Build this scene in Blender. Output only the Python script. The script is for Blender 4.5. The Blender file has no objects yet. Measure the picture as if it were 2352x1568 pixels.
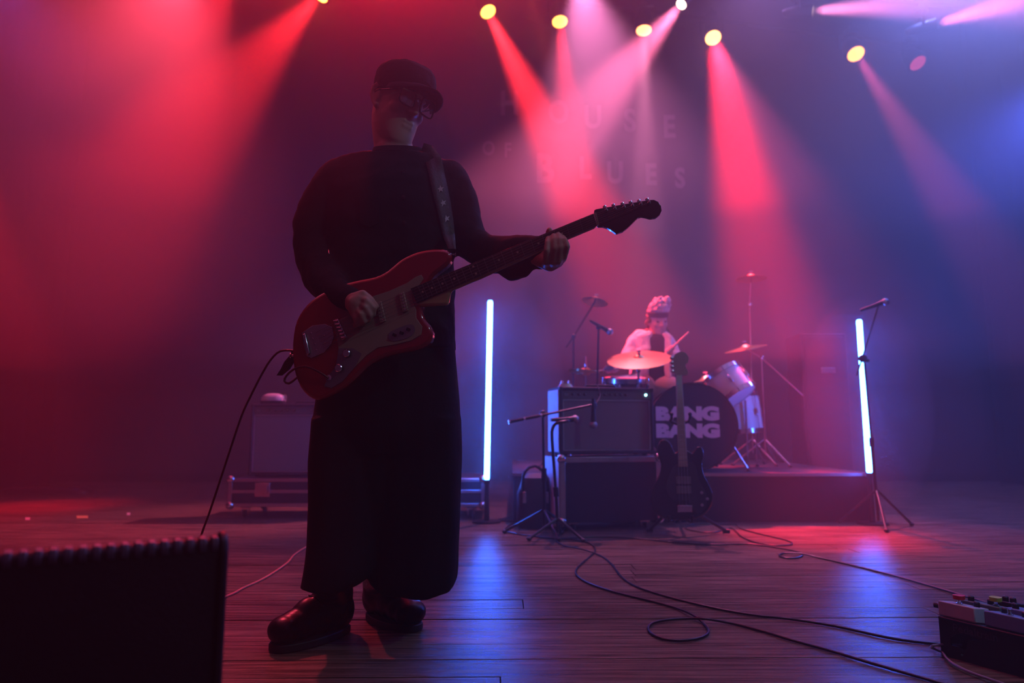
import bpy, bmesh, math, random
from mathutils import Vector, Matrix, Quaternion, noise, Euler
V = Vector
R = math.radians
rnd = random.Random(7)
sc = bpy.context.scene
C = sc.collection

# ------------------------------------------------------------------ camera
F = 1568.0            # focal length in pixels of the 2352 wide frame (24 mm)
CH = 0.64             # the camera stands a little above the stage floor
TH = math.atan(201 / F)
cam_d = bpy.data.cameras.new('camera')
cam_d.lens = 24.0
cam_d.sensor_width = 36.0
cam_d.clip_start = 0.02
cam = bpy.data.objects.new('camera', cam_d)
C.objects.link(cam)
cam.location = (0, 0, CH)
cam.rotation_euler = (math.pi / 2 + TH, 0, 0)
sc.camera = cam
cam_d.dof.use_dof = True
cam_d.dof.focus_distance = 2.0
cam_d.dof.aperture_fstop = 2.4

def P(px, py, D):
    """the point at distance D (world y) seen at this pixel"""
    u = (px - 1176) / F
    v = (784 - py) / F
    d = V((u, math.cos(TH) - v * math.sin(TH), math.sin(TH) + v * math.cos(TH)))
    t = D / d.y
    return V((0, 0, CH)) + d * t

def G(px, py, z=0.0):
    """the point on a level plane of height z seen at this pixel"""
    u = (px - 1176) / F
    v = (784 - py) / F
    d = V((u, math.cos(TH) - v * math.sin(TH), math.sin(TH) + v * math.cos(TH)))
    t = (z - CH) / d.z
    return V((0, 0, CH)) + d * t

def R_(px, D):
    return px * D / F

# ------------------------------------------------------------------ view, world haze
sc.view_settings.view_transform = 'Standard'
sc.view_settings.look = 'None'
sc.view_settings.exposure = 0.0
sc.view_settings.gamma = 1.0
sc.view_settings.use_curve_mapping = False
cy = sc.cycles
cy.use_denoising = True
try:
    cy.denoiser = 'OPENIMAGEDENOISE'
except Exception:
    pass
cy.use_adaptive_sampling = True
cy.adaptive_threshold = 0.06
cy.adaptive_min_samples = 16
cy.max_bounces = 3
cy.diffuse_bounces = 1
cy.glossy_bounces = 1
cy.transmission_bounces = 3
cy.transparent_max_bounces = 24
cy.volume_bounces = 0
cy.caustics_reflective = False
cy.caustics_refractive = False
cy.sample_clamp_indirect = 3.0

w = bpy.data.worlds.new('haze_world')
sc.world = w
w.use_nodes = True
nt = w.node_tree
for n in list(nt.nodes):
    nt.nodes.remove(n)
wo = nt.nodes.new('ShaderNodeOutputWorld')
bg = nt.nodes.new('ShaderNodeBackground')
bg.inputs[0].default_value = (0, 0, 0, 1)
nt.links.new(bg.outputs[0], wo.inputs[0])
vs = nt.nodes.new('ShaderNodeVolumeScatter')
vs.inputs['Color'].default_value = (1, 1, 1, 1)
vs.inputs['Density'].default_value = 0.013
vs.inputs['Anisotropy'].default_value = 0.25
nt.links.new(vs.outputs[0], wo.inputs['Volume'])
w.cycles.homogeneous_volume = True
try:
    w.cycles.volume_sampling = 'EQUIANGULAR'
except Exception:
    pass

RED = (1.0, 0.015, 0.035)
PINK = (1.0, 0.22, 0.42)
BLUE = (0.30, 0.42, 1.0)

def spot(name, loc, target, color, power, angle, blend=0.6, radius=0.05, parent=None):
    l = bpy.data.lights.new(name, 'SPOT')
    l.energy = power
    l.color = color
    l.spot_size = R(angle)
    l.spot_blend = blend
    l.shadow_soft_size = radius
    o = bpy.data.objects.new(name, l)
    C.objects.link(o)
    o.location = loc
    o.rotation_mode = 'QUATERNION'
    o.rotation_quaternion = (V(target) - V(loc)).to_track_quat('-Z', 'Y')
    if parent:
        o.parent = parent
        o.matrix_parent_inverse = parent.matrix_world.inverted()
    return o

# spots without fixtures: lamps out of frame (front of house, over the stage) and added fills
spot('front_lamp', (2.6, 0.3, 3.2), (1.15, 3.4, 0.0), (0.55, 0.75, 1.0), 60, 86, 0.5, 0.05)
spot('blue_wash_lamp', P(2100, -120, 7.2), (2.5, 0.0, 4.0), (0.22, 0.27, 1.0), 13500, 66, 1.0, 0.2)
spot('blue_down_fill', P(2150, -250, 6.6), P(2260, 900, 6.3), (0.20, 0.24, 1.0), 800, 90, 1.0, 0.2)  # fill added for the blue fading down the right side
spot('blue_side_fill', P(2440, 200, 6.4), P(2100, 750, 5.4), (0.06, 0.12, 1.0), 500, 70, 1.0, 0.2)  # added fill, low blue haze at mid height on the right
spot('violet_wash_lamp', P(-50, -100, 6.6), P(250, 500, 6.4), (0.50, 0.12, 1.0), 250, 70, 1.0, 0.2)
spot('lilac_fill', P(1730, -170, 6.8), P(1760, 500, 6.6), (0.70, 0.32, 1.0), 300, 74, 1.0, 0.2)  # fill added to lift the haze between the pink and blue areas
spot('red_wash_lamp', P(880, -150, 6.6), (-0.3, 0.0, 3.3), (1, .008, .02), 9500, 55, 1.0, 0.2)
spot('rose_wash_lamp', P(1450, -100, 6.9), (0.9, 0.0, 4.6), (0.62, 0.28, 0.90), 13000, 54, 1.0, 0.2)
spot('rose_side_lamp', P(150, -130, 6.2), (-1.6, 0.0, 4.3), (1.0, 0.12, 0.26), 8500, 58, 1.0, 0.2)
spot('red_floor_fill', P(500, -300, 6.6), G(600, 1250), (1, 0.008, 0.012), 600, 15, 1.0, 0.1)  # added spot that reddens the boards left of the guitarist
spot('red_pool_fill', P(1638, 87, 7.46), G(1880, 1222), (1, 0.004, 0.006), 14500, 14, 0.9, 0.1)  # extra spot at the fourth lamp, added to brighten the floor pool
spot('far_floor_lamp', P(-80, 300, 5.8), G(120, 1160), RED, 900, 24, 0.9, 0.1)

spot('drummer_fill', P(1150, -200, 4.3), P(1490, 790, 5.6), (1.0, 0.06, 0.015), 750, 10, 0.8, 0.05)  # added key spot to heat up the drummer and cymbals

spot('red_top_fill', P(430, -110, 5.2), P(230, 320, 3.6), (1.0, 0.06, 0.12), 1500, 42, 1.0, 0.1)  # added above the frame for the red glow at the top left

# hanging heads: pixel of the lens, distance, pixel and distance the beam is aimed at,
# colour, power, cone, lens radiance, lens radius
LAMPS = [
    ('red', (1121, 27), 7.0, (1500, 790), 5.7, (1, .02, .03), 10000, 17, (9, 3.2, 0.45), .086),
    ('red', (1286, 50), 7.15, (1390, 1150), 5.6, RED, 2600, 18, (9, 2.6, 0.40), .086),
    ('red', (1479, 70), 7.35, (1485, 800), 6.6, (1, .25, .45), 2200, 12, (9, 2.2, 0.75), .088),
    ('red', (1638, 87), 7.5, (2010, 1235), 4.2, (1, .10, .28), 1700, 24, (10, 3.4, 0.9), .090),
    ('red', (1966, 124), 7.75, (2600, 1100), 4.6, (1, .10, .28), 1700, 12, (8, 2.0, 0.28), .096),
    ('off', (2108, 145), 7.95, (2700, 700), 5.8, (1, .10, .22), 0, 12, (0.9, 0.07, 0.14), .096),
    ('white', (1565, 10), 6.6, (1230, 400), 6.0, (1, .15, .34), 3800, 25, (12, 8, 6), .055),
    ('white', (1865, 25), 6.9, (2600, -30), 6.2, (1, .22, .50), 7500, 22, (12, 7, 5), .055),
    ('white', (2148, 55), 7.1, (2800, -130), 6.4, (1, .18, .36), 7500, 24, (12, 7, 5), .055),
    ('red', (735, -12), 6.4, (200, 560), 5.5, (1, .015, .025), 2300, 34, (12, 4, 0.6), .086),
    ('white', (1330, -75), 6.5, (1400, 350), 5.8, (1, .24, .60), 1500, 44, (12, 8, 6), .055),
    ('red', (545, -110), 6.2, (300, 560), 4.8, RED, 1500, 22, (9, 3, 0.4), .086),
]

# ------------------------------------------------------------------ materials
MATS = {}
def mat(name, col, rough=0.5, metal=0.0, spec=0.5, noise_amt=0.15, scale=18.0, bump=0.0, coat=0.0):
    if name in MATS:
        return MATS[name]
    m = bpy.data.materials.new(name)
    m.use_nodes = True
    t = m.node_tree
    b = t.nodes['Principled BSDF']
    b.inputs['Roughness'].default_value = rough
    b.inputs['Metallic'].default_value = metal
    b.inputs['Specular IOR Level'].default_value = spec
    b.inputs['Coat Weight'].default_value = coat
    tc = t.nodes.new('ShaderNodeTexCoord')
    nz = t.nodes.new('ShaderNodeTexNoise')
    nz.inputs['Scale'].default_value = scale
    nz.inputs['Detail'].default_value = 4
    t.links.new(tc.outputs['Object'], nz.inputs['Vector'])
    mx = t.nodes.new('ShaderNodeMix')
    mx.data_type = 'RGBA'
    c1 = [max(0, c * (1 - noise_amt)) for c in col]
    c2 = [min(1, c * (1 + noise_amt)) for c in col]
    mx.inputs['A'].default_value = (*c1, 1)
    mx.inputs['B'].default_value = (*c2, 1)
    t.links.new(nz.outputs['Fac'], mx.inputs['Factor'])
    t.links.new(mx.outputs['Result'], b.inputs['Base Color'])
    if bump:
        bp = t.nodes.new('ShaderNodeBump')
        bp.inputs['Strength'].default_value = bump
        bp.inputs['Distance'].default_value = 0.004
        t.links.new(nz.outputs['Fac'], bp.inputs['Height'])
        t.links.new(bp.outputs[0], b.inputs['Normal'])
    MATS[name] = m
    return m

def emis(name, col, strength=1.0, sampling=None):
    if name in MATS:
        return MATS[name]
    m = bpy.data.materials.new(name)
    m.use_nodes = True
    t = m.node_tree
    b = t.nodes['Principled BSDF']
    b.inputs['Base Color'].default_value = (0.02, 0.02, 0.02, 1)
    b.inputs['Emission Color'].default_value = (*col, 1)
    b.inputs['Emission Strength'].default_value = strength
    if sampling:
        m.cycles.emission_sampling = sampling
    MATS[name] = m
    return m

BLK = mat('black_fabric', (0.012, 0.012, 0.014), 0.9, bump=0.3, scale=60, spec=0.15)
TRS = mat('trouser_fabric', (0.010, 0.010, 0.013), 0.85, bump=0.3, scale=80, spec=0.15)
CAPM = mat('cap_fabric', (0.02, 0.016, 0.018), 0.9, bump=0.4, scale=90, spec=0.15)
LEA = mat('black_leather', (0.006, 0.006, 0.007), 0.33, bump=0.3, scale=40, spec=0.25)
RUB = mat('black_rubber', (0.01, 0.01, 0.011), 0.6)
SKIN = mat('skin', (0.42, 0.26, 0.20), 0.5, scale=30, noise_amt=0.08, bump=0.1, spec=0.35)
SKIN2 = mat('skin_drummer', (0.50, 0.32, 0.25), 0.5, scale=30, noise_amt=0.08)
BMET = mat('black_metal', (0.012, 0.012, 0.013), 0.35, metal=0.0)
CHR = mat('chrome', (0.75, 0.75, 0.78), 0.18, metal=1.0, noise_amt=0.04)
ALU = mat('aluminium', (0.55, 0.55, 0.58), 0.35, metal=1.0, noise_amt=0.1)
TOLEX = mat('black_tolex', (0.014, 0.014, 0.016), 0.55, bump=0.4, scale=220)
CASEP = mat('case_laminate', (0.016, 0.016, 0.022), 0.42, bump=0.1, scale=90)
GRILL = mat('grille_cloth', (0.16, 0.165, 0.18), 0.9, bump=0.2, scale=300, noise_amt=0.25)
PANEL = mat('control_panel', (0.12, 0.12, 0.13), 0.4)
WHT = mat('white_print', (0.75, 0.72, 0.70), 0.6, noise_amt=0.08)
CREAM = mat('cream_plastic', (0.30, 0.24, 0.17), 0.35, noise_amt=0.06)
DARKP = mat('dark_plastic', (0.01, 0.01, 0.01), 0.3)
REDB = mat('red_lacquer', (0.30, 0.012, 0.010), 0.12, coat=0.8, noise_amt=0.15, scale=6)
ROSE = mat('rosewood', (0.022, 0.012, 0.009), 0.5, noise_amt=0.4, scale=50)
MAPLE = mat('maple', (0.42, 0.26, 0.12), 0.35, noise_amt=0.12, scale=20)
BRASS = mat('cymbal_bronze', (0.75, 0.52, 0.24), 0.32, metal=0.9, noise_amt=0.12, scale=8)
PEARL = mat('white_shell', (0.68, 0.64, 0.62), 0.3, noise_amt=0.1, scale=14)
SKINH = mat('drum_head', (0.72, 0.70, 0.68), 0.5, noise_amt=0.05)
BHEAD = mat('black_drum_head', (0.010, 0.010, 0.012), 0.35, noise_amt=0.05)
CURT = mat('black_curtain', (0.012, 0.010, 0.012), 0.95, bump=0.3, scale=10, spec=0.1)
RISER = mat('riser_fabric', (0.02, 0.018, 0.02), 0.9, bump=0.3, scale=70, spec=0.1)
CARPET = mat('riser_carpet', (0.05, 0.045, 0.05), 0.95, bump=0.5, scale=120, spec=0.1)
CABLE = mat('black_cable', (0.012, 0.012, 0.014), 0.35)
ORC = mat('orange_cable', (0.85, 0.22, 0.10), 0.5)
GCAB = mat('red_brown_cable', (0.10, 0.01, 0.01), 0.4)

# ------------------------------------------------------------------ mesh helpers
def basis(axis):
    z = V(axis).normalized()
    a = V((0, 0, 1)) if abs(z.z) < 0.9 else V((1, 0, 0))
    x = a.cross(z).normalized()
    return x, z.cross(x), z

class MB:
    def __init__(s):
        s.v = []
        s.f = []
        s.mi = []
        s.cur = 0
    def add(s, vs, fs):
        o = len(s.v)
        s.v += [V(p) for p in vs]
        for f in fs:
            s.f.append([i + o for i in f])
            s.mi.append(s.cur)
        return s
    def box(s, c, size, rot=None):
        hx, hy, hz = [a / 2 for a in size]
        vs = [V((x, y, z)) for x in (-hx, hx) for y in (-hy, hy) for z in (-hz, hz)]
        if rot is not None:
            vs = [rot @ p for p in vs]
        vs = [p + V(c) for p in vs]
        return s.add(vs, [(0, 1, 3, 2), (4, 6, 7, 5), (0, 4, 5, 1), (2, 3, 7, 6), (0, 2, 6, 4), (1, 5, 7, 3)])
    def tube(s, pts, rad, n=10, closed=False, flat=None):
        pts = [V(p) for p in pts]
        if not hasattr(rad, '__len__'):
            rad = [rad] * len(pts)
        m = len(pts)
        up = None
        vs = []
        for i, p in enumerate(pts):
            if closed:
                d = pts[(i + 1) % m] - pts[i - 1]
            else:
                d = pts[min(i + 1, m - 1)] - pts[max(i - 1, 0)]
            if d.length < 1e-9:
                d = V((0, 0, 1))
            d.normalize()
            if up is None:
                x, y, _ = basis(d)
            else:
                x = up - d * up.dot(d)
                if x.length < 1e-6:
                    x = basis(d)[0]
                x.normalize()
                y = d.cross(x)
            up = x
            for k in range(n):
                a = 2 * math.pi * k / n
                vs.append(p + (x * math.cos(a) + y * math.sin(a)) * rad[i])
        fs = []
        for i in range(m if closed else m - 1):
            j = (i + 1) % m
            for k in range(n):
                k2 = (k + 1) % n
                fs.append((i * n + k, i * n + k2, j * n + k2, j * n + k))
        if not closed:
            fs.append(tuple(range(n - 1, -1, -1)))
            fs.append(tuple((m - 1) * n + k for k in range(n)))
        return s.add(vs, fs)
    def lathe(s, prof, o=(0, 0, 0), axis=(0, 0, 1), n=32):
        x, y, z = basis(axis)
        o = V(o)
        vs = []
        for r, h in prof:
            for k in range(n):
                a = 2 * math.pi * k / n
                vs.append(o + z * h + (x * math.cos(a) + y * math.sin(a)) * max(r, 1e-5))
        fs = []
        for i in range(len(prof) - 1):
            for k in range(n):
                k2 = (k + 1) % n
                fs.append((i * n + k, i * n + k2, (i + 1) * n + k2, (i + 1) * n + k))
        if prof[0][0] > 1e-4:
            fs.append(tuple(range(n - 1, -1, -1)))
        if prof[-1][0] > 1e-4:
            fs.append(tuple((len(prof) - 1) * n + k for k in range(n)))
        return s.add(vs, fs)
    def ell(s, c, r, rot=None, n=20, m=12):
        if not hasattr(r, '__len__'):
            r = (r, r, r)
        vs = []
        for i in range(m + 1):
            a = math.pi * i / m
            for k in range(n):
                b = 2 * math.pi * k / n
                p = V((r[0] * math.sin(a) * math.cos(b), r[1] * math.sin(a) * math.sin(b), r[2] * math.cos(a)))
                if rot is not None:
                    p = rot @ p
                vs.append(V(c) + p)
        fs = []
        for i in range(m):
            for k in range(n):
                k2 = (k + 1) % n
                fs.append((i * n + k, (i + 1) * n + k, (i + 1) * n + k2, i * n + k2))
        return s.add(vs, fs)
    def cap(s, a, b, ra, rb, n=16):
        """tapered capsule"""
        a, b = V(a), V(b)
        d = b - a
        L = d.length
        if L < 1e-6:
            return s.ell(a, ra)
        prof = []
        for i in range(7):
            t = math.pi / 2 * i / 6
            prof.append((ra * math.sin(t), -ra * math.cos(t)))
        for i in range(7):
            t = math.pi / 2 * i / 6
            prof.append((rb * math.cos(t), L + rb * math.sin(t)))
        return s.lathe(prof, a, d, n)
    def chain(s, pts, rad, n=16):
        for i in range(len(pts) - 1):
            s.cap(pts[i], pts[i + 1], rad[i], rad[i + 1], n)
        return s
    def loft(s, rings, n=32, expo=2.0):
        """rings: (centre, xvec, yvec)"""
        vs = []
        for c, x, y in rings:
            for k in range(n):
                a = 2 * math.pi * k / n
                ca, sa = math.cos(a), math.sin(a)
                ca = math.copysign(abs(ca) ** (2 / expo), ca)
                sa = math.copysign(abs(sa) ** (2 / expo), sa)
                vs.append(V(c) + V(x) * ca + V(y) * sa)
        m = len(rings)
        fs = [(i * n + k, i * n + (k + 1) % n, (i + 1) * n + (k + 1) % n, (i + 1) * n + k) for i in range(m - 1) for k in range(n)]
        fs.append(tuple(range(n - 1, -1, -1)))
        fs.append(tuple((m - 1) * n + k for k in range(n)))
        return s.add(vs, fs)
    def prism(s, pts, vec):
        pts = [V(p) for p in pts]
        n = len(pts)
        vec = V(vec)
        vs = pts + [p + vec for p in pts]
        fs = [tuple(range(n)), tuple(range(2 * n - 1, n - 1, -1))]
        fs += [(i, i + n, (i + 1) % n + n, (i + 1) % n) for i in range(n)]
        return s.add(vs, fs)
    def mesh(s, name):
        me = bpy.data.meshes.new(name)
        me.from_pydata([tuple(p) for p in s.v], [], s.f)
        if any(s.mi):
            me.polygons.foreach_set('material_index', s.mi)
        bm = bmesh.new()
        bm.from_mesh(me)
        bmesh.ops.recalc_face_normals(bm, faces=bm.faces)
        bm.to_mesh(me)
        bm.free()
        return me

def link(name, me, mats, parent=None, local=False, smooth=True, bev=0.0, angle=35):
    o = bpy.data.objects.new(name, me)
    C.objects.link(o)
    for m in (mats if isinstance(mats, (list, tuple)) else [mats]):
        me.materials.append(m)
    if smooth:
        me.polygons.foreach_set('use_smooth', [True] * len(me.polygons))
        if angle < 180:
            me.set_sharp_from_angle(angle=R(angle))
    if bev:
        b = o.modifiers.new('edge', 'BEVEL')
        b.width = bev
        b.segments = 2
        b.limit_method = 'ANGLE'
        b.angle_limit = R(40)
    if parent is not None:
        o.parent = parent
        if not local:
            o.matrix_parent_inverse = pw(parent).inverted()
    return o

def pw(o):
    m = o.matrix_basis.copy()
    if o.parent:
        m = pw(o.parent) @ o.matrix_parent_inverse @ m
    return m

def obj(name, mb, mats, parent=None, **k):
    return link(name, mb.mesh(name), mats, parent, **k)

def tag(o, label=None, cat=None, group=None, kind=None):
    if label: o['label'] = label
    if cat: o['category'] = cat
    if group: o['group'] = group
    if kind: o['kind'] = kind
    return o

def thing(name, label, cat, loc=(0, 0, 0), group=None, rot=None):
    o = bpy.data.objects.new(name, None)
    C.objects.link(o)
    o.empty_display_size = 0.1
    o.location = loc
    if rot is not None:
        o.rotation_mode = 'QUATERNION'
        o.rotation_quaternion = rot
    return tag(o, label, cat, group)

def copy_tree(o, parent=None):
    c = o.copy()
    C.objects.link(c)
    if parent is not None:
        c.parent = parent
        c.matrix_parent_inverse = o.matrix_parent_inverse
    for ch in list(o.children):
        copy_tree(ch, c)
    return c

def spline(pts, step=0.03, closed=False):
    pts = [V(p) for p in pts]
    out = []
    n = len(pts)
    for i in range(n if closed else n - 1):
        p0 = pts[(i - 1) % n] if closed or i > 0 else pts[0]
        p1 = pts[i]
        p2 = pts[(i + 1) % n]
        p3 = pts[(i + 2) % n] if closed or i + 2 < n else pts[-1]
        k = max(2, int((p2 - p1).length / step))
        for j in range(k):
            t = j / k
            out.append(0.5 * ((2 * p1) + (p2 - p0) * t + (2 * p0 - 5 * p1 + 4 * p2 - p3) * t * t + (3 * p1 - p0 - 3 * p2 + p3) * t ** 3))
    if not closed:
        out.append(pts[-1])
    return out

def remesh(mb, voxel, smooth=2, disp=None, name='body'):
    me = mb.mesh('tmp')
    o = bpy.data.objects.new('tmp', me)
    C.objects.link(o)
    r = o.modifiers.new('r', 'REMESH')
    r.mode = 'VOXEL'
    r.voxel_size = voxel
    if smooth:
        s_ = o.modifiers.new('s', 'SMOOTH')
        s_.factor = 0.5
        s_.iterations = smooth
    dg = bpy.context.evaluated_depsgraph_get()
    dg.update()
    m2 = bpy.data.meshes.new_from_object(o.evaluated_get(dg))
    m2.name = name
    bpy.data.objects.remove(o)
    if disp:
        ns = [v.normal.copy() for v in m2.vertices]
        for v, nn in zip(m2.vertices, ns):
            v.co += nn * disp(v.co)
    m2.materials.clear()
    return m2

def text_mesh(body, size, extrude, offset=0.0, shear=0.0, spacing=1.0):
    cu = bpy.data.curves.new('t', 'FONT')
    cu.body = body
    cu.size = size
    cu.extrude = extrude
    cu.offset = offset
    cu.space_character = spacing
    cu.align_x = 'CENTER'
    cu.align_y = 'CENTER'
    cu.resolution_u = 4
    o = bpy.data.objects.new('t', cu)
    C.objects.link(o)
    dg = bpy.context.evaluated_depsgraph_get()
    dg.update()
    me = bpy.data.meshes.new_from_object(o.evaluated_get(dg))
    bpy.data.objects.remove(o)
    me.materials.clear()
    return me

# ------------------------------------------------------------------ stage floor
def wood_material():
    m = bpy.data.materials.new('stage_wood')
    m.use_nodes = True
    t = m.node_tree
    b = t.nodes['Principled BSDF']
    geo = t.nodes.new('ShaderNodeNewGeometry')
    mp = t.nodes.new('ShaderNodeMapping')
    mp.inputs['Scale'].default_value = (1.2, 26, 26)
    t.links.new(geo.outputs['Position'], mp.inputs['Vector'])
    n1 = t.nodes.new('ShaderNodeTexNoise')
    n1.inputs['Scale'].default_value = 2.2
    n1.inputs['Detail'].default_value = 8
    n1.inputs['Roughness'].default_value = 0.65
    t.links.new(mp.outputs[0], n1.inputs['Vector'])
    mp2 = t.nodes.new('ShaderNodeMapping')
    mp2.inputs['Scale'].default_value = (0.8, 3.0, 1)
    t.links.new(geo.outputs['Position'], mp2.inputs['Vector'])
    n2 = t.nodes.new('ShaderNodeTexNoise')
    n2.inputs['Scale'].default_value = 1.6
    n2.inputs['Detail'].default_value = 6
    t.links.new(mp2.outputs[0], n2.inputs['Vector'])
    oi = t.nodes.new('ShaderNodeObjectInfo')
    cr = t.nodes.new('ShaderNodeValToRGB')
    cr.color_ramp.elements[0].position = 0.32
    cr.color_ramp.elements[0].color = (0.045, 0.026, 0.017, 1)
    cr.color_ramp.elements[1].position = 0.72
    cr.color_ramp.elements[1].color = (0.34, 0.25, 0.17, 1)
    t.links.new(n1.outputs['Fac'], cr.inputs[0])
    mx = t.nodes.new('ShaderNodeMix')
    mx.data_type = 'RGBA'
    mx.blend_type = 'MULTIPLY'
    mx.inputs['Factor'].default_value = 0.2
    cr2 = t.nodes.new('ShaderNodeValToRGB')
    cr2.color_ramp.elements[0].position = 0.3
    cr2.color_ramp.elements[0].color = (0.30, 0.28, 0.27, 1)
    cr2.color_ramp.elements[1].position = 0.7
    cr2.color_ramp.elements[1].color = (1, 1, 1, 1)
    t.links.new(n2.outputs['Fac'], cr2.inputs[0])
    t.links.new(cr.outputs[0], mx.inputs['A'])
    t.links.new(cr2.outputs[0], mx.inputs['B'])
    hs = t.nodes.new('ShaderNodeHueSaturation')
    mr = t.nodes.new('ShaderNodeMapRange')
    mr.inputs['To Min'].default_value = 0.85
    mr.inputs['To Max'].default_value = 1.15
    t.links.new(oi.outputs['Random'], mr.inputs['Value'])
    t.links.new(mr.outputs[0], hs.inputs['Value'])
    t.links.new(mx.outputs['Result'], hs.inputs['Color'])
    t.links.new(hs.outputs[0], b.inputs['Base Color'])
    rr = t.nodes.new('ShaderNodeMapRange')
    rr.inputs['To Min'].default_value = 0.10
    rr.inputs['To Max'].default_value = 0.27
    t.links.new(n2.outputs['Fac'], rr.inputs['Value'])
    t.links.new(rr.outputs[0], b.inputs['Roughness'])
    b.inputs['Specular IOR Level'].default_value = 0.2
    bp = t.nodes.new('ShaderNodeBump')
    bp.inputs['Strength'].default_value = 0.9
    bp.inputs['Distance'].default_value = 0.003
    t.links.new(n1.outputs['Fac'], bp.inputs['Height'])
    t.links.new(bp.outputs[0], b.inputs['Normal'])
    return m
WOOD = wood_material()

fl = obj('floor', MB().box((0, 4.4, -0.055), (13, 8.4, 0.04)), mat('subfloor', (0.01, 0.008, 0.006), 0.9))
fl['kind'] = 'structure'
PW = 0.135
ROT = Matrix.Rotation(R(0.9), 3, 'Z')
far = MB()
y = 0.8
row = 0
while y < 8.5:
    x = -6.2 - rnd.random() * 2.4
    while x < 6.2:
        L = rnd.choice([2.4, 3.6, 3.6, 4.2, 4.8])
        x1 = x + L
        half = 0.95 * (y + PW) + 0.25
        c = V(((x + x1) / 2, y + PW / 2, -0.0175 + rnd.uniform(-0.0012, 0.0008)))
        # worn edge: the board's outline wavers a little
        g = rnd.choice([0.0008, 0.001, 0.0015, 0.002, 0.0035, 0.006])
        nseg = 10
        top = []
        for i in range(nseg + 1):
            xx = x + 0.002 + (L - 0.004) * i / nseg
            top.append((xx, y + g * rnd.uniform(0.4, 1.5)))
        for i in range(nseg, -1, -1):
            xx = x + 0.002 + (L - 0.004) * i / nseg
            top.append((xx, y + PW - g * rnd.uniform(0.4, 1.5)))
        tilt = rnd.uniform(-0.008, 0.008)
        pts = []
        for (a, b_) in top:
            q = ROT @ V((a, b_, 0))
            pts.append(V((q.x, q.y, min(0, c.z + 0.0175) + tilt * (b_ - y - PW / 2))))
        if x1 > -half and x < half:
            if y < 4.0:
                o = obj('plank', MB().prism(pts, (0, 0, -0.034)), WOOD, fl, smooth=False)
            else:
                far.prism(pts, (0, 0, -0.034))
        x = x1
    y += PW
    row += 1
o = obj('far_planks', far, WOOD, fl, smooth=False)
o['kind'] = 'stuff'

# ------------------------------------------------------------------ walls
def curtain(name, p0, p1, z0, z1, amp, waves, m):
    p0, p1 = V(p0), V(p1)
    d = (p1 - p0)
    nrm = V((-d.y, d.x, 0)).normalized()
    N = waves * 8
    mb = MB()
    vs, fs = [], []
    for i in range(N + 1):
        t = i / N
        off = nrm * amp * math.sin(t * waves * 2 * math.pi + 1.5 * math.sin(t * 17))
        p = p0 + d * t + off
        vs += [V((p.x, p.y, z0)), V((p.x, p.y, z1))]
    for i in range(N):
        fs.append((2 * i, 2 * i + 2, 2 * i + 3, 2 * i + 1))
    mb.add(vs, fs)
    o = obj(name, mb, m, angle=180)
    so = o.modifiers.new('s', 'SOLIDIFY')
    so.thickness = 0.01
    o['kind'] = 'structure'
    return o
WY = 8.45
o = obj('wall_back', MB().box((0, WY + 0.25, 5.0), (14, 0.1, 10.2)), CURT)
o['kind'] = 'structure'
curtain('wall_left', (-5.6, 8.4, 0), (-5.6, 0.8, 0), 0, 9.9, 0.05, 26, CURT)
curtain('wall_right', (5.9, 8.4, 0), (5.9, 0.8, 0), 0, 9.9, 0.05, 26, CURT)
o = obj('ceiling', MB().box((0, 4, 10.0), (14, 10, 0.1)), CURT)
o['kind'] = 'structure'

# smoke hanging in two layers under the lighting bars, thicker towards the roof
def smoke(y0, z0, dens, label):
    m = bpy.data.materials.new('smoke')
    m.use_nodes = True
    t = m.node_tree
    for n in list(t.nodes):
        t.nodes.remove(n)
    o_ = t.nodes.new('ShaderNodeOutputMaterial')
    v_ = t.nodes.new('ShaderNodeVolumeScatter')
    v_.inputs['Density'].default_value = dens
    v_.inputs['Anisotropy'].default_value = 0.25
    t.links.new(v_.outputs[0], o_.inputs['Volume'])
    m.cycles.homogeneous_volume = True
    m.cycles.volume_sampling = 'EQUIANGULAR'
    o = obj('smoke', MB().box((0, (y0 + 8.35) / 2, (z0 + 9.8) / 2), (11.2, 8.35 - y0, 9.8 - z0)), m, smooth=False)
    tag(o, label, 'smoke', kind='stuff')
smoke(2.5, 0.004, 0.030, 'thin haze over the whole rear of the stage around the drum kit')
smoke(0.3, 1.15, 0.040, 'reddish smoke drifting from chest height upwards over the whole stage')
smoke(0.3, 2.6, 0.070, 'thickest smoke, close under the hanging lamps')

def smoke_puff(c, r, dens, label):  # extra ellipsoid of haze, added to strengthen a tube's blue glow
    o = obj('smoke', MB().ell(c, r, None, 28, 18), None, angle=180)
    m = bpy.data.materials['smoke'].copy()
    m.node_tree.nodes['Volume Scatter'].inputs['Density'].default_value = dens
    m.cycles.homogeneous_volume = True
    m.cycles.volume_sampling = 'EQUIANGULAR'
    o.data.materials.clear()
    o.data.materials.append(m)
    tag(o, label, 'smoke', kind='stuff')
smoke_puff((-0.2, 4.95, 0.80), (0.60, 0.55, 0.95), 0.10, 'puff of smoke added for the blue glow around the light tube beside the guitarist')
smoke_puff((2.52, 4.90, 0.80), (0.42, 0.45, 0.80), 0.07, 'puff of smoke added for the blue glow around the leaning light tube on the right')

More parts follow.
